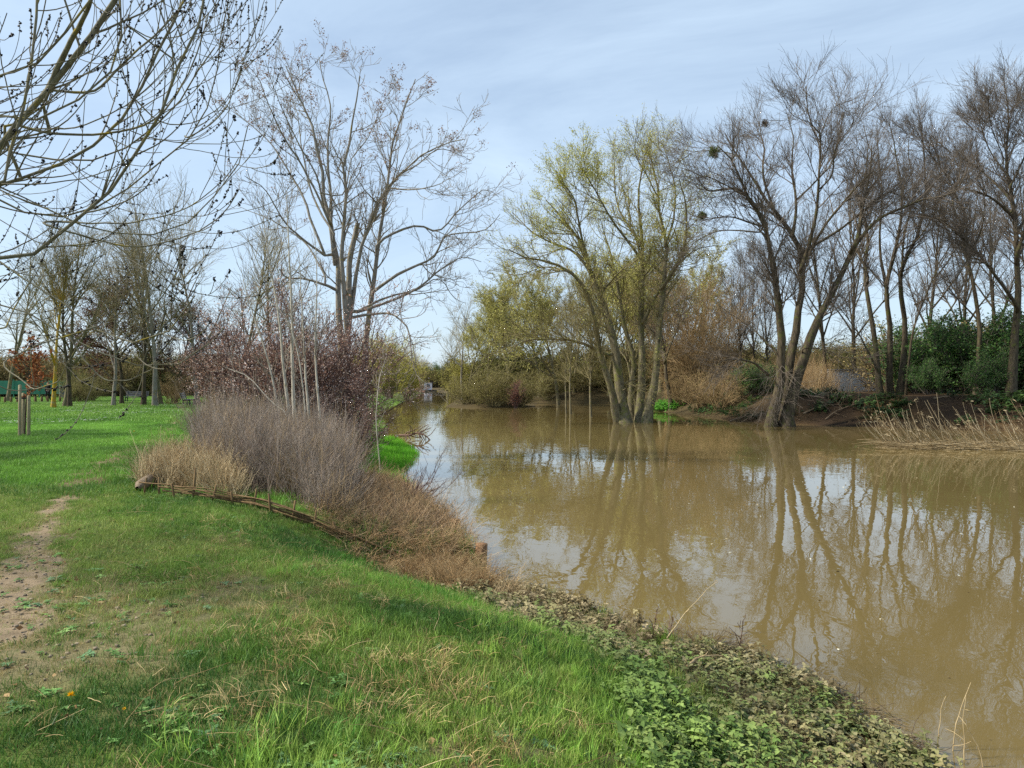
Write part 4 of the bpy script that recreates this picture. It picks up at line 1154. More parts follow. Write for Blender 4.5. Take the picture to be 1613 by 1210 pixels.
# ------------------------------------------------------------------ shrubs and background trees: one of each kind grown, then copied
def shrub(seed, nst, h, spread, n, ln, leaves, lsize, cols, twigmat, lean=0.5, trop=0.06, r0=0.05, w=None, lt0=0.15, jit=0.08, mat=None, rt=(0.010, 0.008, 0.007), leafname='foliage', sprout=0.0):
    """many-stemmed bush grown round the origin: [(part name, mesh)]"""
    rng = np.random.default_rng(seed)
    a = rng.random(nst) * 6.283; q = spread * 0.12 * np.sqrt(rng.random(nst))
    P0 = np.stack([q * np.cos(a), q * np.sin(a), np.full(nst, -0.15)], 1)
    D = nrm(np.stack([np.cos(a) * lean * rng.random(nst) + rng.normal(0, .1, nst), np.sin(a) * lean * rng.random(nst) + rng.normal(0, .1, nst), np.ones(nst)], 1))
    L = h * rng.uniform(0.65, 1.05, nst)
    S = grow(rng, P0, D, L, np.full(nst, r0) * rng.uniform(.6, 1.2, nst), np.full(nst, rt[0]), 9, 0.10, trop * 0.4)
    A = spawn(rng, S, n[0], 0.12, 1.0, 42, 14, ln[0], 0.4, 0.4, 6, 0.12, trop, rr=0.55, rtip=rt[1], rmax=r0 * 0.6)
    B = spawn(rng, A, n[1], 0.15, 1.0, 36, 14, ln[1], 0.4, 0.3, 2, 0.10, trop, rr=0.6, rtip=rt[2], rmax=r0 * 0.3)
    mb = MB()
    v, f = tubes(*S, 6); mb.add(v, f)
    out = [('stems', mb.mesh('stems', twigmat))]
    mb = MB()
    for X, k in ((A, 4), (B, 3)):
        v, f = tubes(*X, k); mb.add(v, f)
    out.append(('crown', mb.mesh('crown', twigmat)))
    if leaves:
        p, _ = along(rng, B, leaves, lt0, 1.0, jit)
        p[:, 2] = np.maximum(p[:, 2], 0.05)
        v, f = leaf_quads(rng, p, lsize, 0.55)
        out.append((leafname, raw_mesh(leafname, v, f, mat or M_LEAF, True, vary(rng, leaves, cols, w, 0.2))))
    return out
def tree_proto(seed, h, nl, n, ln, leaves, lsize, cols, barkm, twigm, fork=0.28, ang=32, r0=0.16, trop=0.05, w=None, jit=0.08, lean=0.04, mat=None, rt=(0.012, 0.010, 0.009)):
    """single-trunk tree round the origin"""
    rng = np.random.default_rng(seed)
    T = grow(rng, np.array([[0, 0, -0.15]]), nrm(np.array([[rng.normal(0, lean), rng.normal(0, lean), 1.0]])), np.array([h * 0.92]), np.array([r0]), np.array([0.02]), 14, 0.035, 0.02, pw=0.8)
    T[1][0, 0] *= 1.4
    Lm = spawn(rng, T, nl, fork, 0.95, ang, 8, h * 0.5, 0.2, 0.6, 10, 0.06, trop, rr=0.6, rtip=0.016, rmax=r0 * 0.6)
    A = spawn(rng, cat_two(Lm, T), n[0], 0.3, 1.0, 38, 12, ln[0], 0.35, 0.4, 6, 0.09, trop, rr=0.5, rtip=rt[0], rmax=0.035)
    B = spawn(rng, A, n[1], 0.15, 1.0, 34, 13, ln[1], 0.4, 0.3, 2, 0.08, trop, rr=0.6, rtip=rt[1], rmax=0.016)
    v, f = tubes(*T, 9, 0.06, seed)
    out = [('trunk', raw_mesh('trunk', v, f, barkm))]
    v, f = tubes(*Lm, 6)
    out.append(('limbs', raw_mesh('limbs', v, f, barkm)))
    mb = MB()
    for X, k in ((A, 4), (B, 3)):
        v, f = tubes(*X, k); mb.add(v, f)
    out.append(('crown', mb.mesh('crown', twigm)))
    if leaves:
        p, _ = along(rng, B, leaves, 0.15, 1.0, jit)
        v, f = leaf_quads(rng, p, lsize, 0.55)
        out.append(('foliage', raw_mesh('foliage', v, f, mat or M_LEAF, True, vary(rng, leaves, cols, w, 0.2))))
    return out
def cat_two(Lm, T):
    """main limbs together with the upper trunk, resampled to the same number of points"""
    m = Lm[0].shape[1]
    t = np.linspace(0.45, 1, m) * (T[0].shape[1] - 1)
    i = np.minimum(t.astype(int), T[0].shape[1] - 2); g = (t - i)[None, :, None]
    p = T[0][:, i] * (1 - g) + T[0][:, i + 1] * g
    r = T[1][:, i] * (1 - g[..., 0]) + T[1][:, i + 1] * g[..., 0]
    return np.concatenate([Lm[0], p]), np.concatenate([Lm[1], r])
def plant(name, label, cat, proto, px, d, scale=1.0, rz=0.0, group=None, sxy=None, z=None, swap=None):
    g = G(px, d)
    if z is not None: g[2] = z
    o = empty(name, g, rz); tag(o, label, cat, group)
    o.scale = (scale * (sxy or 1), scale * (sxy or 1), scale)
    last = o
    for nm, me in proto:
        c = link(nm, me, last if nm == 'foliage' else o)
        if nm == 'crown': last = c
        if nm in ('foliage', 'crown', 'blossom'): c['kind'] = 'stuff'
    return o
OLIVE = [shrub(201 + i, 26, 4.2, 4.0, (260, 1500), (1.5, 0.8), 9000, 0.085, ['#7d7a3e', '#8c8444', '#6a6638', '#958a52'], M_WILLOWTWIG, 0.9, 0.03) for i in range(2)]
GREENW = [shrub(211 + i, 22, 8.0, 5.0, (300, 1800), (2.3, 1.2), 16000, 0.13, ['#c0be54', '#ccc45e', '#aeac48', '#d4c872'], M_WILLOWTWIG, 0.6, 0.04, 0.09) for i in range(2)]
BRUSH = [shrub(221 + i, 34, 10.5, 5.0, (380, 3000), (2.1, 1.2), 0, 0.1, None, M_TANTWIG, 0.45, 0.07, 0.05, rt=(0.012, 0.010, 0.009)) for i in range(2)]
PLUM = [shrub(231 + i, 20, 4.4, 3.0, (260, 1700), (1.25, 0.6), 13000, 0.05, ['#94705e', '#a88270', '#7c5a4c', '#e6d6ce', '#b49880'], M_PLUMTWIG, 0.6, 0.06, 0.04,
              w=[3, 3, 2, 2.2, 2.5], rt=(0.008, 0.006, 0.005)) for i in range(2)]
EVER = [shrub(241 + i, 18, 5.0, 4.0, (240, 1300), (1.5, 0.8), 15000, 0.14, ['#3c5a2e', '#2f4a28', '#4c6c38', '#62803e'], M_DARKTWIG, 0.7, 0.05, 0.06, jit=0.15) for i in range(2)]
TWIGGY = [shrub(251 + i, 24, 4.0, 3.5, (220, 1300), (1.3, 0.7), 2500, 0.07, ['#8a8048', '#7a6c48', '#9a8c5a'], M_TANTWIG, 0.9, 0.02, 0.04) for i in range(2)]
LEAFY = [tree_proto(261 + i, 13.5, 13, (170, 1300), (2.2, 1.1), 20000, 0.115, ['#b0ae5c', '#a09c50', '#c0ba74', '#928a50'], M_WILLOW, M_WILLOWTWIG, 0.25, 35, 0.2, 0.04) for i in range(2)]
BARE = [tree_proto(271 + i, 14.5, 17, (190, 1050), (2.0, 1.0), 0, 0.1, None, (M_WILLOW, M_HEAVEN, M_DARKBARK)[i], M_PARKTWIG, 0.18, 36, 0.19, 0.03, rt=(0.009, 0.007, 0.006)) for i in range(3)]
COPPER = [tree_proto(281 + i, 6.5, 16, (190, 1300), (1.4, 0.8), 14000, 0.085, ['#54382c', '#6a4632', '#452e26', '#7c5640'], M_DARKBARK, M_PLUMTWIG, 0.2, 52, 0.13, 0.02, mat=M_DRY) for i in range(2)]
TALL = [tree_proto(295, 20.0, 15, (190, 1300), (2.4, 1.2), 0, 0.1, None, M_DARKBARK, M_DARKTWIG, 0.22, 26, 0.24, 0.05, rt=(0.010, 0.008, 0.007))]
YELLOWT = [tree_proto(291, 12.0, 12, (150, 1200), (1.9, 0.95), 0, 0.1, None, M_YELLOWBARK, M_WILLOWTWIG, 0.3, 36, 0.17, 0.05)]

# left bank: plum thicket behind the dead stalks
PG = 'purple plum bushes behind the dry thicket'
plant('plum_bush', 'dark red-leaved plum bush behind the pale sapling stems', 'bush', PLUM[0], 462, 21.5, 1.0, 0.3, PG)
plant('plum_bush', 'dark red plum bush at the park side end of the plum row', 'bush', PLUM[1], 385, 25.0, 0.92, 1.3, PG)
plant('plum_bush', 'dark red plum bush around the foot of the tall grey tree', 'bush', PLUM[1], 515, 22.5, 1.0, 2.4, PG)
plant('plum_bush', 'plum bush with pale pink blossom leaning over the river edge', 'bush', PLUM[0], 552, 20.5, 0.58, 3.9, PG)
plant('plum_bush', 'low plum bush behind the dry thicket nearest the bench', 'bush', PLUM[0], 350, 31.0, 0.80, 5.0, PG)
plant('plum_bush', 'plum bush beyond the grey tree over the grassy nose of the bank', 'bush', PLUM[1], 520, 29.0, 0.8, 4.4, PG)
# left bank: pale young stems
def saplings():
    rng = np.random.default_rng(301)
    SP = [([(459, 745), (456, 643), (446, 560), (437, 483), (428, 430), (415, 330)], .042, 16.2, 'pale straight young stem, tallest of the group beside the dry thicket'),
          ([(466, 745), (465, 672), (462, 580), (460, 501), (456, 430), (450, 300)], .050, 15.8, 'thickest pale young stem in the middle of the dry thicket'),
          ([(490, 735), (488, 679), (483, 600), (478, 515), (472, 400)], .036, 16.4, 'slim pale young stem toward the river from the thickest one'),
          ([(509, 740), (506, 693), (500, 600), (497, 537), (500, 440), (495, 360)], .032, 16.0, 'slim pale young stem with a kink, standing before the tall grey tree'),
          ([(462, 745), (453, 657), (440, 645), (417, 622), (389, 593), (353, 579)], .022, 15.9, 'thin pale stem arching low over the dry thicket toward the bench'),
          ([(600, 730), (593, 665), (595, 620), (600, 590), (609, 561)], .016, 18.5, 'thin pale stem standing by itself at the river end of the thicket'),
          ([(470, 745), (476, 690), (480, 640), (470, 560), (450, 500), (420, 470)], .020, 15.5, 'thin pale stem crossing behind the two thick ones'),
          ([(445, 745), (440, 660), (420, 560), (395, 480), (380, 420)], .030, 17.5, 'grey forked young stem on the park side of the pale group')]
    for px, r0, d, lab in SP:
        pts = np.array([P(a, b, d + 0.5 * i / len(px)) for i, (a, b) in enumerate(px)])
        pts[0, 2] = H(pts[0, 0], pts[0, 1]) - 0.05
        S = (resample(pts, 12)[None], np.linspace(r0, 0.006, 13)[None])
        S = wobble(rng, S, 0.004)
        A = spawn(rng, S, 11, 0.3, 0.98, 35, 10, 1.1, 0.4, 0.5, 7, 0.08, 0.08, rr=0.5, rtip=0.004, rmax=0.014)
        B = spawn(rng, A, 40, 0.2, 1.0, 36, 12, 0.4, 0.4, 0.3, 4, 0.1, 0.08, rr=0.6, rtip=0.0035, rmax=0.006)
        base = S[0][0, 0]
        r = empty('sapling', base); tag(r, lab, 'sapling', 'pale young stems in the shrub bed')
        v, q = tubes(*S, 7, 0.04, 3); link('trunk', raw_mesh('trunk', v - base, q, M_PALE), r)
        levels_mesh('crown', (A, B), M_HEAVENTWIG, (4, 3), r, base)
    # twiggy bush hanging over the water behind the posts
    base = np.array([-1.95, 13.4, 0.35])
    n = 15
    D = nrm(np.stack([rng.uniform(0.1, 0.95, n), rng.uniform(-0.7, 0.3, n), rng.uniform(0.1, 0.9, n)], 1))
    S = grow(rng, np.tile(base, (n, 1)) + rng.normal(0, .08, (n, 3)), D, rng.uniform(0.7, 1.45, n), np.full(n, .009), np.full(n, .003), 8, 0.12, 0.03, 0.10)
    A = spawn(rng, S, 90, 0.25, 1.0, 42, 14, 0.38, 0.4, 0.3, 5, 0.14, 0.06, rr=0.7, rtip=0.0025, rmax=0.005)
    r = empty('waterside_bush', base); tag(r, 'bare twiggy bush hanging over the water behind the timber posts', 'bush')
    v, q = tubes(*S, 4); link('stems', raw_mesh('stems', v - base, q, M_PLUMTWIG), r)
    v, q = tubes(*A, 3); link('crown', raw_mesh('crown', v - base, q, M_PLUMTWIG), r)
saplings()

# park trees on the left
def park():
    PT = [('lichen_tree', 'bare tree with a bright yellow lichen trunk beside the person in black', YELLOWT[0], 84, 45, 0.95, 0.4),
          ('park_tree', 'bare park tree, first of a close pair just past the yellow trunk', BARE[0], 102, 47.5, 1.0, 1.2),
          ('park_tree', 'bare park tree, second of the close pair past the yellow trunk', BARE[2], 110, 47.0, 0.9, 2.6),
          ('park_tree', 'bare greenish tree with a forked trunk in front of the copper crown', BARE[1], 178, 49, 0.85, 4.0),
          ('park_tree', 'bare tree with a thick dark trunk next to the far bench', BARE[2], 226, 50, 1.0, 0.9),
          ('park_tree', 'pale grey bare tree leaning slightly, tallest of the park group', BARE[1], 244, 49, 1.12, 3.1),
          ('park_tree', 'brown bare tree close behind the leaning pale grey one', BARE[0], 254, 52, 1.0, 5.6),
          ('park_tree', 'bare tree with a curved trunk beside the near bench', BARE[1], 312, 51, 1.08, 1.7),
          ('park_tree', 'bare tree rising behind the plum bushes past the near bench', BARE[0], 372, 47, 1.0, 2.2),
          ('park_tree', 'thin bare tree behind the tall grey tree on the park side', BARE[2], 418, 52, 0.95, 0.2),
          ('park_tree', 'bare tree at the edge of the view behind the staked sapling', BARE[0], 12, 62, 1.1, 2.9),
          ('copper_tree', 'broad low tree with dark copper-brown leaves behind the forked tree', COPPER[0], 192, 54, 1.12, 0.5),
          ('copper_tree', 'smaller copper-leaved tree between the leaning tree and the near bench', COPPER[1], 276, 56, 0.95, 2.0),
          ]
    for nm, lab, pr, px, d, s, rz in PT:
        plant(nm, lab, 'tree', pr, px, d, s * (0.84 if pr is not COPPER[0] and pr is not COPPER[1] else 1.15), rz, 'trees in the park')
    plant('park_bush', 'small green vase-shaped bush under the copper trees near the bench', 'bush', TWIGGY[0], 270, 53, 0.55, 0.3)
    plant('park_bush', 'round grey-olive bush behind the forked tree', 'bush', OLIVE[0], 140, 66, 0.75, 1.0)
    plant('park_bush', 'pale olive bush behind the close pair of park trees', 'bush', OLIVE[1], 122, 62, 0.6, 2.0)
    f = shrub(311, 12, 0.9, 0.8, (40, 160), (0.35, 0.2), 1800, 0.06, ['#e0c020', '#d8b018'], M_TANTWIG, 0.5, 0.08, 0.012)
    plant('forsythia_bush', 'small bush in bright yellow flower past the near bench', 'bush', f, 337, 56, 0.95)
park()

# the young copper-leaved tree between its three stakes
def staked_sapling():
    rng = np.random.default_rng(320)
    d = 22.0
    W = plain('stake_wood', '#8f8468', 0.85, 0.25, 25, 0.1, 0.4)
    for px, dd, top, lab in ((31, 21.8, 1.50, 'wooden stake on the path-less side of the young copper tree'), (36.5, 22.5, 1.28, 'rear wooden stake behind the young copper tree'),
                             (45, 21.9, 1.20, 'wooden stake of the young copper tree, nearest the lawn path')):
        g = G(px, dd)
        s = empty('stake', g); tag(s, lab, 'stake', 'stakes round the young copper tree')
        v, q = tubes(np.array([[[0, 0, -.1], [0.005, 0, top * .5], [0, 0.01, top], [0, 0.01, top + 0.01]]]), np.array([[.048, .046, .045, .02]]), 10, 0.03, int(px))
        link('pole', raw_mesh('pole', v, q, W), s)
    g = G(38, 22.2)
    T = grow(rng, np.array([[0, 0, -.1]]), np.array([[0, 0, 1.0]]), np.array([2.7]), np.array([.03]), np.array([.008]), 10, 0.03, 0.02)
    A = spawn(rng, T, 26, 0.4, 1.0, 50, 12, 0.85, 0.3, 0.5, 6, 0.08, 0.04, rr=0.5, rtip=0.004)
    B = spawn(rng, A, 120, 0.2, 1.0, 42, 12, 0.3, 0.3, 0.3, 4, 0.1, 0.03, rr=0.6, rtip=0.003)
    r = empty('young_tree', g); tag(r, 'young tree with crisp copper-brown leaves tied between three stakes', 'tree')
    v, q = tubes(*T, 7); link('trunk', raw_mesh('trunk', v, q, M_DARKBARK), r)
    levels_mesh('crown', (A, B), M_PLUMTWIG, (4, 3), r)
    add_leaves(r, (0, 0, 0), rng, B, 1500, 0.07, ['#8a4e2c', '#a0623a', '#6e3c26', '#b07a50'], None, 0.1, 0.03, 'foliage', 0.6, M_DRY)['kind'] = 'stuff'
    m = MB(); m.box((0, 0, 0), (.36, .035, .05)); 
    t = m.build('tie', plain('tie_rubber', '#2a2826', 0.8), r, False, (0.0, -0.12, 1.12)); 
staked_sapling()

# two black slatted benches
def benches():
    IRON = plain('bench_iron', '#1e1f20', 0.5, 0.2, 30, 0.4)
    SLAT = plain('bench_slat', '#4a4a4a', 0.4, 0.25, 14, 0.5)
    def bench(label, px, d, rz):
        r = empty('park_bench', G(px, d), rz); tag(r, label, 'bench', 'park benches')
        for s in (-0.75, 0.75):                      # bench runs along x, faces -y
            m = MB()
            m.box((s, -0.20, 0.21), (.06, .07, .44)); m.box((s, 0.20, 0.21), (.06, .07, .44)); m.box((s, 0.0, 0.40), (.058, .50, .05))
            a = 0.30
            R = np.array([[1, 0, 0], [0, math.cos(a), math.sin(a)], [0, -math.sin(a), math.cos(a)]])
            m.box((s, 0.30, 0.64), (.056, .05, .52), R)
            m.build('leg', IRON, r, False)
        st = MB().box((0, -0.03, 0.424), (1.62, .44, .012)).build('seat', IRON, r, False)
        for k in range(4):
            MB().box((0, -0.21 + 0.12 * k, 0.452), (1.8, .10, .035)).build('slat', SLAT, st, False)
        bk = MB().box((0, 0.325, 0.66), (.05, .03, .44), R).build('backrest', IRON, r, False)
        for k in range(3):
            a = 0.30; u = 0.18 + 0.15 * k
            R = np.array([[1, 0, 0], [0, math.cos(a), math.sin(a)], [0, -math.sin(a), math.cos(a)]])
            MB().box((0, 0.232 + 0.31 * u, 0.40 + 0.95 * u), (1.8, .035, .11), R).build('slat', SLAT, bk, False)
    bench('black slatted bench seen from behind its end, facing the river by the curved tree', 297, 50, math.radians(104))
    bench('far black bench seen broadside between the dark tree trunks', 214, 62, math.radians(5))
benches()

# low wooden posts, the path behind them, the green fence, the blue panel, the walker
def park_edge():
    PATHM = plain('gravel_path', '#b0a890', 0.95, 0.12, 3)
    a = np.array([G(px, d) for px, d in ((-260, 57), (-60, 60), (60, 66), (130, 76), (260, 92))])
    nv = []
    for p in a: nv += [p + [0, 0, 0.02], p + [0.6, 2.6, 0.02]]
    for v in nv: v[2] = H(v[0], v[1]) + 0.03
    q = np.array([[2 * i, 2 * i + 2, 2 * i + 3, 2 * i + 1] for i in range(len(a) - 1)])
    tag(link('path', raw_mesh('path', np.array(nv), q, PATHM, False)), 'pale gravel path behind the low wooden posts', 'path', kind='structure')
    W = plain('post_wood', '#6a5a42', 0.9, 0.25, 20, 0.1, 0.3)
    rng = np.random.default_rng(331)
    m = MB()
    v, qq = tubes(np.array([[[0, 0, -.1], [0, 0, .2], [0, 0, .5], [0, 0, .53]]]), np.array([[.09, .09, .088, .05]]), 8, 0.03, 2); m.add(v, qq)
    m.add(np.array([[-.05, -.05, .528], [.05, -.05, .528], [.05, .05, .528], [-.05, .05, .528]]), [[0, 1, 2, 3]])
    pm = m.mesh('low_post', W)
    for i in range(16):
        px = -40 + 9.6 * i
        o = link('low_post', pm, None, G(px, 55.5 + 0.45 * i)); o.rotation_euler = (rng.normal(0, .02), rng.normal(0, .02), rng.random() * 6)
        tag(o, 'short round wooden post in the row edging the gravel path', 'post', 'row of low posts along the gravel path')
    GM = plain('green_mesh', '#3f7a62', 0.8, 0.15, 2)
    r = empty('mesh_fence', G(20, 84)); tag(r, 'green sheeted fence at the back of the park behind the low posts', 'fence')
    for i in range(7):
        x = -11.5 + i * 2.9
        MB().box((x, 0, 1.0), (.08, .08, 2.3)).build('post', GM, r, False)
        if i < 6: MB().box((x + 1.45, 0.03, 1.25), (2.8, .03, 1.5)).build('panel', GM, r, False)
    BL = plain('blue_panel', '#24506e', 0.5, 0.1, 3)
    r = empty('notice_board', G(98.5, 74)); tag(r, 'dark blue upright panel with pale posts seen between the close pair of trees', 'board')
    MB().box((0, 0, 0.85), (.42, .06, 1.1)).build('panel', BL, r, False)
    for s in (-.27, .27): MB().box((s, 0, 0.75), (.06, .07, 1.5)).build('post', plain('white_paint', '#c8c8c0', 0.6), r, False)
    # walker in black
    r = empty('person', G(75.5, 68)); tag(r, 'person in black clothes walking on the path beside the yellow-trunked tree', 'person')
    def skinned(name, verts, edges, rads, mat, par):
        me = bpy.data.meshes.new(name); me.from_pydata(verts, edges, []); me.materials.append(mat)
        o = link(name, me, par)
        md = o.modifiers.new('skin', 'SKIN'); md.use_smooth_shade = True
        for v, rr in zip(me.skin_vertices[0].data, rads): v.radius = (rr, rr)
        o.modifiers.new('sub', 'SUBSURF').render_levels = 1
        return o
    J = {'pel': (0, 0, .95), 'che': (0, .02, 1.30), 'nek': (0, 0, 1.47), 'hea': (0, -.02, 1.58), 'top': (0, -.02, 1.68),
         'shl': (-.17, 0, 1.42), 'ell': (-.23, .05, 1.14), 'hal': (-.22, -.06, .90), 'shr': (.17, 0, 1.42), 'elr': (.24, -.02, 1.14), 'har': (.22, -.14, .92),
         'hpl': (-.09, 0, .90), 'knl': (-.10, -.10, .49), 'anl': (-.10, -.02, .08), 'tol': (-.10, -.15, .04), 'hpr': (.09, 0, .90), 'knr': (.10, .06, .49), 'anr': (.10, .20, .10), 'tor': (.10, .08, .04)}
    E = [('pel', 'che'), ('che', 'nek'), ('nek', 'hea'), ('hea', 'top'), ('che', 'shl'), ('shl', 'ell'), ('ell', 'hal'), ('che', 'shr'), ('shr', 'elr'), ('elr', 'har'),
         ('pel', 'hpl'), ('hpl', 'knl'), ('knl', 'anl'), ('anl', 'tol'), ('pel', 'hpr'), ('hpr', 'knr'), ('knr', 'anr'), ('anr', 'tor')]
    RD = dict(pel=.13, che=.14, nek=.055, hea=.095, top=.08, shl=.06, ell=.045, hal=.035, shr=.06, elr=.045, har=.035, hpl=.085, knl=.06, anl=.042, tol=.035, hpr=.085, knr=.06, anr=.042, tor=.035)
    def sub(keys, grow_):
        ks = list(keys); ix = {k: i for i, k in enumerate(ks)}
        return [J[k] for k in ks], [(ix[a], ix[b]) for a, b in E if a in ix and b in ix], [RD[k] + grow_ for k in ks]
    skinned('body', *sub(J, 0), plain('skin', '#b98a72', 0.6), r)
    skinned('jacket', *sub(['pel', 'che', 'shl', 'ell', 'hal', 'shr', 'elr', 'har'], .022), plain('black_cloth', '#131316', 0.9), r)
    skinned('trousers', *sub(['pel', 'hpl', 'knl', 'anl', 'hpr', 'knr', 'anr'], .020), plain('black_trousers', '#17171b', 0.9), r)
park_edge()

# ------------------------------------------------------------------ far trees and bushes along the river
def riverside():
    Q = [('willow_bush', 'yellow-green willow bush on the near bank far upstream, closest to the plum bushes', GREENW[0], 612, 98, 1.05, 0.0),
         ('willow_bush', 'yellow-green willow bush overhanging the narrow channel far upstream', GREENW[1], 641, 106, 0.85, 1.0),
         ('willow_bush', 'yellow-green willow far upstream standing behind the other two willow bushes', GREENW[1], 585, 118, 1.05, 2.2),
         ('brush_tree', 'orange-brown twiggy trees far upstream beside the channel', BRUSH[0], 642, 160, 0.9, 0.4),
         ('brush_tree', 'orange-brown twiggy thicket closing the view at the end of the channel', BRUSH[1], 668, 262, 0.95, 1.4),
         ('dark_tree', 'dark evergreen tree at the far end of the channel', EVER[0], 681, 258, 1.7, 0.4),
         ('willow_bush', 'golden willow bush beside the channel beyond the drowned olive bush', GREENW[0], 728, 112, 0.72, 3.0),
         ('willow_bush', 'golden willow bush further up the channel on the far side', GREENW[1], 716, 140, 0.75, 4.0),
         ('bare_tree', 'thin bare tree with a mistletoe lump beyond the olive bush', BARE[1], 728, 108, 0.98, 0.0),
         ('bare_tree', 'thin bare tree further up the channel behind the golden willow bushes', BARE[0], 705, 130, 0.85, 3.0),
         ('drowned_bush', 'wide olive bush standing in the water with dark limbs at its foot', OLIVE[0], 778, 77, 1.0, 0.3),
         ('drowned_bush', 'olive bush in the water nearest the narrow channel', OLIVE[1], 742, 80, 0.8, 2.0),
         ('drowned_bush', 'olive bush in the water beside the dark inlet', OLIVE[1], 815, 79, 0.95, 4.1),
         ('leafing_tree', 'round-crowned tree in fresh yellow-green leaf above the olive bushes', LEAFY[0], 805, 90, 1.05, 0.5),
         ('leafing_tree', 'leafing tree behind the dark inlet, half hidden by its yellower neighbour', LEAFY[1], 850, 96, 1.12, 1.5),
         ('leafing_tree', 'leafing tree behind the slender drowned trunks', LEAFY[0], 905, 94, 1.12, 3.0),
         ('leafing_tree', 'leafing tree directly behind the big willow stems', LEAFY[1], 960, 92, 1.2, 4.4),
         ('leafing_tree', 'leafing tree showing between the big willow and the tan thicket', LEAFY[0], 1040, 86, 1.2, 5.2),
         ('leafing_tree', 'tall leafing tree just behind the horizontal low limb of the big willow', LEAFY[1], 880, 84, 1.15, 2.2),
         ('leafing_tree', 'tall leafing tree seen through the middle of the big willow', LEAFY[0], 1000, 78, 1.15, 0.9),
         ('leafing_tree', 'yellowish leafing tree above the tan thicket between the willows', LEAFY[1], 1085, 80, 1.05, 3.9),
         ('inlet_bush', 'shadowy bush at the back of the dark inlet', OLIVE[0], 862, 93, 0.9, 1.1),
         ('inlet_bush', 'shadowy bush behind the slender drowned trunks', OLIVE[1], 915, 94, 1.0, 2.9),
         ('inlet_bush', 'bush at the back of the water behind the big willow', OLIVE[0], 975, 93, 1.0, 3.7),
         ('brush_tree', 'tan many-stemmed thicket between the two willows', BRUSH[0], 1100, 68, 1.1, 0.7),
         ('brush_tree', 'tan many-stemmed thicket just behind the big willow', BRUSH[1], 1060, 74, 1.15, 2.1),
         ('brush_tree', 'pinkish-brown thicket behind the slender poplars', BRUSH[1], 1140, 78, 0.85, 3.3),
         ('bramble_bush', 'low tangled tan bramble on the far bank slope left of the mistletoe willow', TWIGGY[0], 1135, 57, 0.75, 0.2),
         ('bramble_bush', 'low tan bramble spilling to the waterline between the willows', TWIGGY[1], 1100, 61, 0.8, 1.2),
         ('bramble_bush', 'small bramble at the foot of the tan thicket', TWIGGY[0], 1075, 66, 0.7, 2.5),
         ('bramble_bush', 'bramble behind the mistletoe willow trunks', TWIGGY[1], 1190, 58, 0.75, 4.0),
         ('leafing_tree', 'pale leafing tree beside the narrow channel, behind the golden willow bushes', LEAFY[1], 738, 106, 0.86, 5.0),
         ('leafing_tree', 'pale leafing tree over the middle of the drowned olive bushes', LEAFY[0], 768, 99, 0.95, 2.7),
         ('poplar_tree', 'tall bare tree behind the leaning trunk of the mistletoe willow', TALL[0], 1300, 68, 0.95, 0.3),
         ('poplar_tree', 'tall bare tree rising behind the pale shed', TALL[0], 1348, 76, 1.1, 1.5),
         ('poplar_tree', 'tall bare tree at the back between the clump of stems and the leaning tree', TALL[0], 1462, 66, 1.0, 2.6),
         ('poplar_tree', 'tall bare tree behind the slim leaning tree', TALL[0], 1512, 70, 1.08, 3.9),
         ('poplar_tree', 'tall bare tree behind the evergreens next to the thick straight trunk', TALL[0], 1566, 64, 1.0, 5.2),
         ('poplar_tree', 'tall bare tree at the very edge of the view behind the evergreens', TALL[0], 1632, 60, 0.98, 0.9),
         ('far_bush', 'sunlit olive bush seen past the pale shed', OLIVE[1], 1345, 82, 1.15, 1.0),
         ('far_bush', 'brownish bush on the far bank behind the mistletoe willow', TWIGGY[0], 1262, 76, 1.25, 0.6),
         ('far_bush', 'grey-olive bush between the clump of stems and the shed', OLIVE[0], 1400, 74, 1.0, 3.0),
         ('evergreen_bush', 'dark evergreen bush right behind the clump of upright stems', EVER[0], 1450, 55, 0.95, 0.0),
         ('evergreen_bush', 'dark evergreen bush, tallest in the middle of the evergreen thicket', EVER[1], 1492, 54, 1.05, 1.1),
         ('evergreen_bush', 'dark evergreen bush behind the slim leaning tree', EVER[0], 1540, 52, 1.02, 2.2),
         ('evergreen_bush', 'dark evergreen bush around the thick straight trunk', EVER[1], 1588, 51, 1.02, 3.6),
         ('evergreen_bush', 'dark evergreen bush at the edge of the view beyond the reeds', EVER[0], 1645, 50, 1.05, 4.8),
         ('evergreen_bush', 'low dark evergreen bush overhanging the bank behind the reed bed', EVER[1], 1560, 47, 0.50, 5.5),
         ('evergreen_bush', 'small dark green bush beside the trunks of the mistletoe willow', EVER[0], 1187, 57, 0.50, 5.5),
         ('evergreen_bush', 'low dark bush over the bank in front of the clump of stems', EVER[1], 1465, 49.5, 0.42, 0.8),
         ]
    for nm, lab, pr, px, d, s, rz in Q:
        z = None
        if nm == 'drowned_bush': z = 0.0
        if px == 668 or px == 681: z = 0.3
        plant(nm, lab, 'tree' if nm.endswith('tree') else 'bush', pr, px, d, s, rz, None, (0.78 if nm == 'willow_bush' else 1.15) if 'bush' in nm else None, z)
    pk = shrub(340, 14, 2.6, 1.2, (160, 700), (0.6, 0.35), 2500, 0.07, ['#9a6a58', '#8a5a4a', '#a87a66'], M_PLUMTWIG, 0.3, 0.08, 0.03)
    plant('pink_bush', 'small reddish-pink twiggy bush at the end of the olive bush', 'bush', pk, 812, 75.0, 1.05, 0.0, None, None, 0.0)
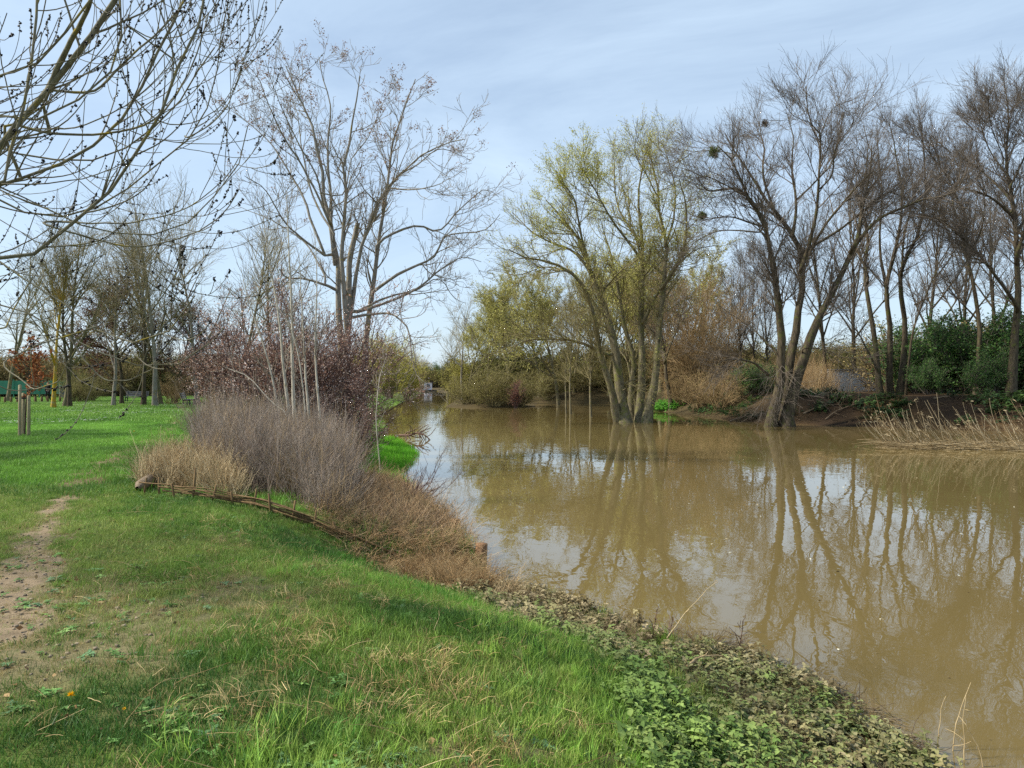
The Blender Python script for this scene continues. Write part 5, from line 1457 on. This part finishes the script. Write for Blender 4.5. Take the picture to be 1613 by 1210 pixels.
    # slender trunks standing in the water before the inlet
    for i, (px, py, d, top, r, lab) in enumerate([(892, 655, 62, 470, .07, 'pale slender trunk standing in the water, closest to the olive bush'), (899, 657, 61, 440, .09, 'dark slender trunk in the water beside the pale one'),
                                                  (931, 660, 56, 480, .10, 'slender trunk in the water nearest the big willow')]):
        clump('slender_tree', lab, 350 + i, d, px, [([(px, py + 3), (px - 1, 600), (px + 2, 540), (px - 3, top)], r, .012, (0, 1)), ([(px, 570), (px + 12, 520), (px + 15, top + 20)], r * .5, .01, (0, -1.5)),
              ([(px, 590), (px - 14, 545), (px - 22, 500)], r * .4, .01, (0, 1.5))], (70, 330, 1100), (1.8, .9, .5), (M_WILLOW, M_WILLOWTWIG), 1, -0.2, tmin=0.25)
    clump('leaning_tree', 'small dark tree with a crooked trunk at the waterline between the willows', 355, 65.5, 1057, [
        ([(1058, 652), (1055, 620), (1048, 590), (1047, 560), (1040, 510), (1050, 460)], .24, .02, (0, 1)), ([(1047, 570), (1065, 520), (1080, 470)], .1, .012, (0, -1)), ([(1047, 560), (1025, 520), (1015, 480)], .08, .012, (0, 1))],
        (90, 450, 1500), (1.8, .9, .5), None, 1)
    # far woods closing the horizon: uncountable brush
    rng = np.random.default_rng(360)
    pro = []
    for sd, cols, tw in ((361, ['#7a6c4a', '#8c7c54'], '#6a5c46'), (362, ['#868046', '#757040'], '#625a3e'), (363, ['#5c6038', '#6a6a3c'], '#585038')):
        rg = np.random.default_rng(sd); n = 26; a = rg.random(n) * 6.283
        P0 = np.stack([2.2 * np.cos(a) * rg.random(n), 2.2 * np.sin(a) * rg.random(n), np.full(n, -.1)], 1)
        D = nrm(np.stack([np.cos(a) * .5 * rg.random(n), np.sin(a) * .5 * rg.random(n), np.ones(n)], 1))
        S = grow(rg, P0, D, 4.6 * rg.uniform(.6, 1.1, n), np.full(n, .04), np.full(n, .016), 6, 0.12, 0.02)
        A = spawn(rg, S, 360, 0.1, 1.0, 40, 14, 1.4, .4, .4, 4, .14, .04, rr=.5, rtip=.013)
        m = MB()
        for X, k in ((S, 4), (A, 3)):
            v, f = tubes(*X, k); m.add(v, f, lin(tw))
        p, _ = along(rg, A, 4200, .1, 1, .18); v, f = leaf_quads(rg, p, .16, .5); m.add(v, f, vary(rg, 4200, cols, None, .2))
        pro.append(m.mesh('brush', M_DRY))
    src = source('far_brush', pro)
    X, Y, S = [], [], []
    for p0, d0, p1, d1, n, s in ((-240, 88, 200, 100, 46, 1.0), (150, 100, 560, 120, 46, 1.0), (430, 130, 640, 150, 22, 1.3), (600, 262, 780, 250, 30, 1.3), (730, 118, 1000, 102, 40, 1.2), (960, 100, 1200, 88, 34, 1.0),
                               (1180, 88, 1760, 84, 60, 0.95), (1420, 64, 1760, 62, 30, 1.0), (1000, 110, 1700, 110, 60, 1.15), (-240, 110, 560, 140, 60, 1.3)):
        t = rng.random(n); d = d0 + (d1 - d0) * t + rng.normal(0, 2, n); px = p0 + (p1 - p0) * t
        X.append((px - CX) / FPX * d); Y.append(d); S.append(s * rng.uniform(.75, 1.2, n))
    x, y, s = np.concatenate(X), np.concatenate(Y), np.concatenate(S); n = len(x)
    scatter('treeline', put(x, y, np.maximum(height(x, y), 0.1)), rots(rng, n, 0), np.stack([s * 1.25, s * 1.25, s], 1), rng.integers(0, 3, n), np.ones((n, 3)), src,
            'far brushy woods closing the horizon behind park and river', 'woods')
riverside()

# far bank details: reeds, shed, drifted branches
def far_bank():
    rng = np.random.default_rng(401)
    # dry reed bed bending over the water
    n = 430
    x = rng.uniform(15.2, 22.8, n); y = 29.6 + (x - 15.2) * -0.10 + rng.normal(0, .55, n) + 0.4
    base = np.stack([x, y, np.full(n, -0.05)], 1)
    D = nrm(np.stack([rng.normal(-0.9, .45, n), rng.normal(-.1, .3, n), rng.uniform(.03, .42, n)], 1))
    g = grow(rng, base, D, rng.choice([0.9, 1.5, 2.1], n) * rng.uniform(.7, 1.25, n), np.full(n, .012), np.full(n, .005), 8, .06, 0.14, 0.09)
    m = MB(); v, q = tubes(*g, 3); m.add(v, q, np.repeat(vary(rng, n, ['#c4b08c', '#ae9874', '#d2c2a0'], rep=1), 27, axis=0))
    tip = g[0][:, -1]; k = rng.random(n) < .3
    p = np.repeat(tip[k], 4, axis=0) + rng.normal(0, .05, (k.sum() * 4, 3))
    v, q = leaf_quads(rng, p, .13, .2, dirs=np.tile(np.array([[.5, 0, -.2]]), (len(p), 1))); m.add(v, q, vary(rng, len(p), ['#b8a888', '#a09070']))
    # matted fallen reeds on the water
    n2 = 620
    xb = rng.uniform(14.9, 23.5, n2); yb = 29.5 + rng.normal(0, .45, n2) + (xb - 15) * -.10
    a = rng.normal(0, .25, n2) + rng.choice([0, 3.14], n2)
    g2 = grow(rng, np.stack([xb, yb, rng.uniform(.0, .22, n2)], 1), np.stack([np.cos(a), np.sin(a) * .6, rng.normal(.04, .06, n2)], 1), rng.uniform(.6, 1.7, n2), np.full(n2, .011), np.full(n2, .006), 4, .06, -0.02)
    v, q = tubes(*g2, 3); m.add(v, q, np.repeat(vary(rng, n2, ['#a8946e', '#c0ac86', '#8f7c5a'], rep=1), 15, axis=0))
    o = m.build('reeds', M_DRY); tag(o, 'bed of dry bent reeds standing in the water off the far bank', 'reeds', kind='stuff')
    # tall tan reeds on the bank behind the mistletoe willow
    xs = (rng.uniform(1252, 1300, 90) - CX) / FPX * 61; ys = 61 + rng.normal(0, 1.6, 90)
    s = rng.uniform(3.2, 4.6, 90)
    scatter('tan_reeds', put(xs, ys), rots(rng, 90, .06), np.stack([s * .6, s * .6, s * 1.05], 1), rng.integers(0, 5, 90), vary(rng, 90, ['#b09468', '#a08058', '#c0a880'], rep=1), SRC_STRAW, 'tall tan reeds on the far bank beside the pale shed', 'reeds')
    # pale shed
    SH = plain('shed_sheet', '#d8d8d4', 0.5, 0.1, 2); RF = plain('shed_roof', '#8f9294', 0.5, 0.1, 2)
    r = empty('shed', G(1345, 70), 0.05); tag(r, 'low pale grey shed seen between the tree trunks on the far bank', 'shed')
    for i in range(7): MB().box((-2.1 + .7 * i, 0, 1.0), (.69, .06, 2.0)).build('wall_panel', SH, r, False)
    MB().box((0, 1.5, 2.05), (5.0, 3.4, .1)).build('roof', RF, r, False)
    for s in (-2.42, 2.42): MB().box((s, 1.5, 1.0), (.06, 3.0, 2.0)).build('side_wall', SH, r, False)
    # white cabin at the end of the channel
    WH = plain('cabin_white', '#c4c0c4', 0.6, 0.08, 1)
    c = np.array([(676 - CX) / FPX * 205, 205, 0.5])
    r = empty('cabin', c, 0.1); tag(r, 'tiny white cabin far up the river at the end of the channel', 'cabin')
    MB().box((-0.3, 0, 1.0), (2.2, 2.4, 2.0)).build('wall', WH, r, False)
    MB().box((0, 0, 2.08), (3.4, 3.0, .16)).build('roof', plain('cabin_roof', '#4c4a4c', .7), r, False)
    MB().box((-.2, -1.23, 1.15), (.7, .06, .7)).build('window', plain('cabin_glass', '#30343a', .2), r, False)
    MB().box((0, 0, -.25), (4.2, 3.2, .5)).build('base', plain('cabin_base', '#3c3a30', .9), r, False)
    # branches and driftwood along the dark bank
    DW = bark('drift_wood', '#5a4c3c', '#8a7860', None, 0, 6, .3)
    for px0, py0, d0, px1, py1, r0, lab in [(1265, 632, 47.5, 1345, 605, .07, 'long fallen trunk slanting up the dark bank beside the mistletoe willow'),
                                            (1150, 655, 49, 1208, 648, .05, 'pale drifted branch lying along the waterline by the mistletoe willow'),
                                            (1175, 640, 50, 1200, 655, .035, 'short forked branch on the mud beside the mistletoe willow'),
                                            (1290, 612, 53, 1378, 612, .06, 'dark dead limb lying before the pale shed'),
                                            (1470, 652, 45, 1560, 640, .05, 'dead branch on the bank behind the reed bed'),
                                            (1300, 655, 46, 1380, 648, .04, 'thin branch lying on the mud below the clump of stems')]:
        a, b = P(px0, py0, d0), P(px1, py1, d0 + .8)
        for e in (a, b):
            if abs(e[2] - H(e[0], e[1])) < 1.0: e[2] = max(H(e[0], e[1]), 0) + r0 * .7
        pl = resample(np.array([a, a * .6 + b * .4 + rng.normal(0, .12, 3) + [0, 0, .1], b]), 10)
        S = wobble(rng, (pl[None], np.linspace(r0, r0 * .35, 11)[None]), .012)
        A = spawn(rng, S, 16, .2, 1, 45, 15, 1.0, .4, .3, 6, .15, .0, rr=.6, rtip=.008)
        B = spawn(rng, A, 30, .2, 1, 45, 15, .4, .4, .3, 4, .15, .0, rr=.6, rtip=.006)
        r = empty('fallen_branch', a); tag(r, lab, 'branch')
        v, q = tubes(*S, 6, .08, 2); link('trunk', raw_mesh('trunk', v - a, q, DW), r)
        levels_mesh('twigs', (A, B), DW, (4, 3), r, a)
    # roots and twig litter covering the far slope
    n = 3400
    x = rng.uniform(13.5, 36, n); y = rng.uniform(38, 60, n)
    _, e = inland(x, y); k = (e > -.1) & (e < 5); x, y = x[k], y[k]; n = len(x)
    a = rng.random(n) * 6.283
    g = grow(rng, put(x, y, None, .02), np.stack([np.cos(a), np.sin(a), rng.normal(.15, .2, n)], 1), rng.uniform(.3, 1.5, n), np.full(n, .012), np.full(n, .006), 4, .22, -.05)
    v, q = tubes(*g, 3)
    o = link('bank_litter', raw_mesh('bank_litter', v, q, M_DRY, True, np.repeat(vary(rng, n, ['#5a4a3a', '#7a6850', '#463a2e', '#6c5a40'], [3, 1, 3, 2], rep=1), 15, axis=0)))
    tag(o, 'tangle of roots and twigs covering the dark slope of the far bank', 'roots', kind='stuff')
    # ivy and fresh weeds on the far slope
    x = rng.uniform(14, 40, 2600); y = rng.uniform(40, 62, 2600)
    _, e = inland(x, y); k = (e > .6) & (e < 6) & (fbm(x * .4, y * .4, 8, 3) > .48); x, y = x[k], y[k]; n = len(x)
    s = rng.uniform(2.5, 5, n)
    scatter('ivy_undergrowth', put(x, y), rots(rng, n, .2), np.stack([s, s, s * .7], 1), rng.integers(0, 7, n), vary(rng, n, ['#3a5228', '#4c6630', '#2f4222'], rep=1), SRC_NETTLE, 'dark ivy creeping over the slope of the far bank', 'ivy')
    x = (rng.uniform(1030, 1062, 70) - CX) / FPX * 68; y = 68 + rng.normal(0, 1.2, 70)
    scatter('green_weeds', put(x, y), rots(rng, 70, .1), np.full((70, 3), 5.0), rng.integers(0, 7, 70), vary(rng, 70, ['#5f9a34', '#4f8a30'], rep=1), SRC_NETTLE, 'patch of bright green weeds at the waterline beside the crooked tree', 'weeds')
far_bank()

# ------------------------------------------------------------------ near bank: woven fence, posts, fallen wood, flowers
def near_bank():
    rng = np.random.default_rng(501)
    ROD = bark('hazel_rod', '#54422e', '#8a7250', None, 0, 14, .2)
    fl = resample(np.array([[x, y, 0] for x, y in FENCE]), 60)
    fz = height(fl[:, 0], fl[:, 1])
    r = empty('woven_fence', (FENCE[0][0], FENCE[0][1], H(*FENCE[0]))); tag(r, 'low woven hazel fence sagging along the edge of the shrub bed', 'fence')
    org = np.array(r.location)
    seg = np.linalg.norm(np.diff(fl[:, :2], axis=0), axis=1); cum = np.concatenate([[0], np.cumsum(seg)]); tot = cum[-1]
    def at(s):
        x = np.interp(s, cum, fl[:, 0]); y = np.interp(s, cum, fl[:, 1]); z = np.interp(s, cum, fz)
        dx = np.gradient(x); dy = np.gradient(y); l = np.maximum(np.hypot(dx, dy), 1e-6)
        return x, y, z, -dy / l, dx / l
    for i in range(26):
        L = rng.uniform(1.5, 3.2); s0 = rng.uniform(-.2, tot - .8); s = np.linspace(s0, min(s0 + L, tot + .15), 26)
        x, y, z, nx, ny = at(np.clip(s, 0, tot - 1e-3))
        hgt = rng.uniform(.02, .20) * (1 - .55 * np.clip(s / tot, 0, 1))
        wv = .03 * np.sin(s / .55 * math.pi + (i % 2) * math.pi) + rng.normal(0, .008)
        dz = hgt + .012 * np.sin(s * 3 + i) + rng.normal(0, .01) + np.linspace(0, rng.normal(0, .05), 26)
        p = np.stack([x + nx * wv, y + ny * wv, z + np.maximum(dz, .012)], 1)
        v, q = tubes(p[None], np.linspace(.012, .006, 26)[None] * rng.uniform(.7, 1.1), 6)
        link('rod', raw_mesh('rod', v - org, q, ROD), r)
    for i in range(15):
        s = np.array([tot * (i + .3) / 15, tot * (i + .3) / 15 + .01]); x, y, z, nx, ny = at(s)
        h = rng.uniform(.20, .32) * (1 - .4 * i / 15) * (2.0 if i in (3,) else 1)
        b = np.array([x[0], y[0], z[0] - .08]); t = b + [rng.normal(0, .04), rng.normal(0, .04), h + .08]
        v, q = tubes(np.array([[b, (b + t) / 2, t, t + [0, 0, .004]]]), np.array([[.016, .016, .014, .004]]), 6)
        link('stake', raw_mesh('stake', v - org, q, ROD), r)
    # return of the bed edging: an old log behind the corner
    LOG = bark('old_log', '#564a3c', '#8a7a64', None, 0, 10, .6)
    f0 = FENCE[0]; pl = np.array([[f0[0] - .05, f0[1] + .05, 0], [f0[0] - .25, f0[1] + .8, 0], [f0[0] - .5, f0[1] + 1.6, 0], [f0[0] - .75, f0[1] + 2.4, 0]]); pl[:, 2] = height(pl[:, 0], pl[:, 1]) + .09
    pr = resample(pl, 10)
    o = link('log', raw_mesh('log', tubes(pr[None] - pl[0], np.array([[.02, .085, .09, .085, .095, .085, .09, .08, .085, .08, .02]]), 10, .06, 5)[0], tubes(pr[None], np.ones((1, 11)), 10)[1], LOG), None, pl[0])
    tag(o, 'weathered log edging the bed at the straw-coloured grass corner', 'log')
    # timber posts of the revetment
    PW = bark('post_timber', '#6a4e38', '#9c7a5a', '#4a4436', .2, 9, .5)
    for x, y, top, rr, lab in [(-0.43, 10.02, .44, .085, 'squat timber post at the outer corner over the water, nearest the open river'), (-0.86, 11.45, .50, .075, 'round timber post standing just behind the outer corner post'),
                               (-1.22, 12.55, .42, .085, 'timber post half hidden in brown sedge, third from the outer corner'), (-1.36, 13.0, .46, .075, 'timber post close beside the third one from the outer corner'),
                               (-1.93, 14.6, .50, .10, 'timber post under the twiggy waterside bush'), (-2.2, 15.5, .52, .085, 'farthest timber post, dark against the bright water')]:
        k = 12
        p = np.array([[[0, 0, -.9], [0, 0, 0], [.005, 0, top * .6], [.008, 0, top], [.008, 0, top + .004], [.008, 0, top + .006]]])
        v, q = tubes(p, np.array([[rr, rr, rr * .98, rr * .95, rr * .5, .002]]), k, .035, int(x * -100))
        o = link('timber_post', raw_mesh('timber_post', v, q, PW), None, (x, y, 0)); o.rotation_euler = (rng.normal(0, .04), rng.normal(0, .04), 0)
        tag(o, lab, 'post', 'timber posts of the bank edge')
    MB().box((0, 0, 0), (.06, .06, .06))
    # drifted branch off the grassy nose
    DW = bark('wet_wood', '#4c3c30', '#80685a', None, 0, 8, .3)
    def debris(name, lab, pts, r0, ntw, ltw, rt=.004, mat=DW, cat='branch'):
        pl = resample(np.array(pts, float), 10)
        S = wobble(rng, (pl[None], np.linspace(r0, r0 * .4, 11)[None]), .02)
        e = empty(name, pl[0]); tag(e, lab, cat)
        v, q = tubes(*S, 7, .08, 3); link('stem', raw_mesh('stem', v - pl[0], q, mat), e)
        if ntw:
            A = spawn(rng, S, ntw, .15, 1, 48, 15, ltw, .4, .3, 5, .16, .02, rr=.6, rtip=rt)
            levels_mesh('twigs', (A,), mat, (4,), e, pl[0])
    debris('driftwood', 'drifted dead branch poking out of the water beyond the grassy nose', [(-5.2, 34.5, .15), (-4.6, 34, .18), (-4.1, 33.8, .32), (-3.75, 33.7, .02)], .06, 26, .7, .012)
    debris('fallen_branch', 'pale broken branch lying among the nettles on the bank', [(1.35, 6.05, H(1.35, 6.05) + .05), (1.5, 6.25, H(1.5, 6.25) + .13), (1.62, 6.4, H(1.62, 6.4) + .16), (1.82, 6.5, H(1.82, 6.5) + .17)], .016, 5, .14, .003, bark('dead_wood', '#8f7a58', '#b8a27c', None, 0, 14, .3))
    TW = bark('dry_stem', '#9a8660', '#c0ac84', None, 0, 14, 0)
    debris('dry_stick', 'long thin stick slanting out over the shallow water', [(1.5, 7.25, .12), (1.75, 7.5, .30), (2.0, 7.7, .45), (2.15, 7.8, .52)], .006, 3, .1, .002, TW, 'stick')
    for i, (x, y, h, lx) in enumerate([(3.02, 5.3, .36, .06), (3.08, 5.27, .46, .17), (3.12, 5.15, .42, .02), (3.2, 5.05, .28, -.12)]):
        debris('reed_stalk', ('short dry stem standing in the water, outermost of four near the corner', 'tallest dry stem standing in the shallow water near the corner', 'straight dry stem standing in the shallow water behind the tallest', 'dry stem leaning back over the water near the corner')[i],
               [(x, y, -.1), (x + lx * .4, y + .02, h * .45), (x + lx, y + .03, h)], .005, 1, .1, .002, TW, 'stem')
    for i, (x, y, h, lab) in enumerate([(1.42, 7.55, .34, 'dark dead seed-head stems at the water edge in the middle of the bank'), (2.12, 7.0, .38, 'dead brown seed stalk rising from the nettles at the waterline'), (1.55, 7.45, .22, 'short tangle of dead stems at the water edge beside the seed heads')]):
        z = max(H(x, y), 0)
        debris('dead_stalk', lab, [(x, y, z - .05), (x + .02, y, z + h * .5), (x + .05, y, z + h)], .007, 16, .12, .0025, DW, 'stalk')
    # dark twigs washed up at the waterline
    n = 260
    t = rng.random(n); s = np.array([(2.86, 5.1), (2.8, 5.75), (2.62, 6.3), (2.35, 6.95), (1.9, 7.5)]); i = np.minimum((t * 4).astype(int), 3); f = (t * 4 - i)[:, None]
    c = s[i] * (1 - f) + s[i + 1] * f + rng.normal(0, .05, (n, 2)) + [.03, 0]
    a = rng.random(n) * 6.283
    g = grow(rng, np.concatenate([c, rng.uniform(.005, .04, (n, 1))], 1), np.stack([np.cos(a), np.sin(a), rng.normal(.1, .2, n)], 1), rng.uniform(.06, .28, n), np.full(n, .0032), np.full(n, .0015), 4, .2, 0)
    v, q = tubes(*g, 3)
    o = link('twig_litter', raw_mesh('twig_litter', v, q, M_DRY, True, np.repeat(vary(rng, n, ['#3c322a', '#6a5a48', '#8a7a60'], rep=1), 15, axis=0)))
    tag(o, 'dark twigs washed up in a line along the near waterline', 'twigs', kind='stuff')
    # loose straw blades strewn over the lawn
    x, y = wedge(rng, 900, 2.6, 9, -60, 1250); e, _ = inland(x, y); k = (e > .3) & ~inpoly(x, y, BED); x, y = x[k], y[k]; n = len(x)
    a = rng.random(n) * 6.283
    g = grow(rng, put(x, y, None, .03), np.stack([np.cos(a), np.sin(a), rng.normal(.12, .25, n)], 1), rng.uniform(.06, .30, n), np.full(n, .0020), np.full(n, .0012), 4, .12, -.06)
    v, q = tubes(*g, 3)
    o = link('loose_straw_litter', raw_mesh('loose_straw_litter', v, q, M_DRY, True, np.repeat(vary(rng, n, ['#c2ae80', '#a8946a', '#8a7450'], rep=1), 15, axis=0)))
    tag(o, 'loose pale straw strewn over the near lawn', 'straw', kind='stuff')
    # fallen leaves and small stones on the lawn and the path
    x, y = wedge(rng, 1500, 2.4, 9.5, -300, 1100); e, _ = inland(x, y); dt = dirtiness(x, y)
    k = (e > 1.0) & ~inpoly(x, y, BED) & (rng.random(len(x)) < 0.35 + 0.6 * dt); x, y = x[k], y[k]; n = len(x)
    v, q = leaf_quads(rng, put(x, y, None, .022), .032, .6, .35, dirs=np.stack([rng.normal(0, 1, n), rng.normal(0, 1, n), rng.normal(0.05, .2, n)], 1))
    o = link('fallen_leaves', raw_mesh('fallen_leaves', v, q, M_DRY, True, vary(rng, n, ['#6a5238', '#8a6e4a', '#4c3c2c', '#a08660'])))
    tag(o, 'small dead leaves lying on the path and the trampled lawn', 'leaves', kind='stuff')
    x, y = wedge(rng, 5000, 2.4, 11, -300, 700); dt = dirtiness(x, y); k = dt > 0.5; x, y = x[k][:420], y[k][:420]
    m = MB(); c8 = np.array([[a, b, c] for a in (-1, 1) for b in (-1, 1) for c in (-.6, .7)], float)
    q8 = np.array([[0, 1, 3, 2], [4, 6, 7, 5], [0, 4, 5, 1], [2, 3, 7, 6], [0, 2, 6, 4], [1, 5, 7, 3]])
    p0 = put(x, y, None, .002)
    for i in range(len(x)):
        s = rng.uniform(.004, .014)
        m.add(c8 * s * rng.uniform(.6, 1.2, (8, 3)) @ rotz(rng.random() * 6).T + p0[i], q8, lin('#9a8c78') * rng.uniform(.5, 1.2))
    o = m.build('pebbles', M_DRY); tag(o, 'small stones and clods on the bare earth of the footpath', 'pebbles', kind='stuff')
    # specks and leaves drifting on the river
    n = 240; t = rng.random(n); c = rng.integers(0, 6, n)
    xs = 3.4 + c * 1.5 + 3.0 * (t - .5) * np.sin(c) + rng.normal(0, .22, n); ys = 5.2 + 15 * t + rng.normal(0, .5, n)
    e, er_ = inland(xs, ys); k = (e < -.1) & (er_ < -.1); xs, ys = xs[k], ys[k]; n = len(xs)
    v, q = leaf_quads(rng, np.stack([xs, ys, np.full(n, .006)], 1), .035, .5, .5, fold=0.02, dirs=np.stack([rng.normal(0, 3, n), rng.normal(0, 3, n), np.zeros(n)], 1)); v[:, 2] = np.maximum(v[:, 2], .003)
    o = link('floating_leaves', raw_mesh('floating_leaves', v, q, M_DRY, True, vary(rng, n, ['#8a7a58', '#5a4a34', '#a89c7c', '#c8c4b0'])))
    tag(o, 'scattered leaves and specks drifting on the brown water', 'leaves', kind='stuff')
    # dandelions
    YE = plain('dandelion_yellow', '#e8b400', .6, .15, 80); ST = plain('dandelion_stalk', '#6a8a40', .6)
    for px, py, s, lab in [(111, 1116, 1.0, 'yellow dandelion flower in the grass near the bottom of the view'), (195, 1124, .5, 'tiny orange-yellow flower just past the dandelion'), (211, 683, 1.3, 'yellow flower on the lawn near the staked young tree')]:
        d = 1.6 * FPX / (py - HY); x = (px - CX) / FPX * d; z = H(x, d)
        r = empty('dandelion', (x, d, z)); tag(r, lab, 'flower'); r.scale = (s, s, s)
        a = np.repeat(np.arange(22) * 6.283 / 22, 2) + rng.normal(0, .06, 44); n = 44
        p = np.tile(np.array([[0, 0, .065]]), (n, 1)); D = np.stack([np.cos(a), np.sin(a), np.tile([.25, .9], 22)], 1)
        v, q = leaf_quads(rng, p, .021, .30, .12, dirs=D); link('petals', raw_mesh('petals', v, q, YE), r)
        v, q = tubes(np.array([[[0, 0, -.01], [.003, 0, .03], [0, 0, .066]]]), np.full((1, 3), .002), 5); link('stalk', raw_mesh('stalk', v, q, ST), r)
    PS = plain('white_scrap', '#d0d4dc', .6, .05, 20)
    for px, py, lab in [] and [(664, 877, 'tiny white paper scrap caught in the straw heap'), (712, 880, 'small crumpled bluish plastic scrap by the outer post')]:
        d = 2.0 * FPX / (py - HY); x = (px - CX) / FPX * d; z = CAMZ - (py - HY) / FPX * d
        v = np.array([[i * .03, j * .025, 0] for i in range(3) for j in range(3)], float) + rng.normal(0, .010, (9, 3))
        q = [[0, 3, 4, 1], [1, 4, 5, 2], [3, 6, 7, 4], [4, 7, 8, 5]]
        o = link('scrap', raw_mesh('scrap', v, q, PS, False), None, (x, d, max(z, H(x, d)) + .06)); o.rotation_euler = (.6, 0, .3); tag(o, lab, 'litter')
near_bank()
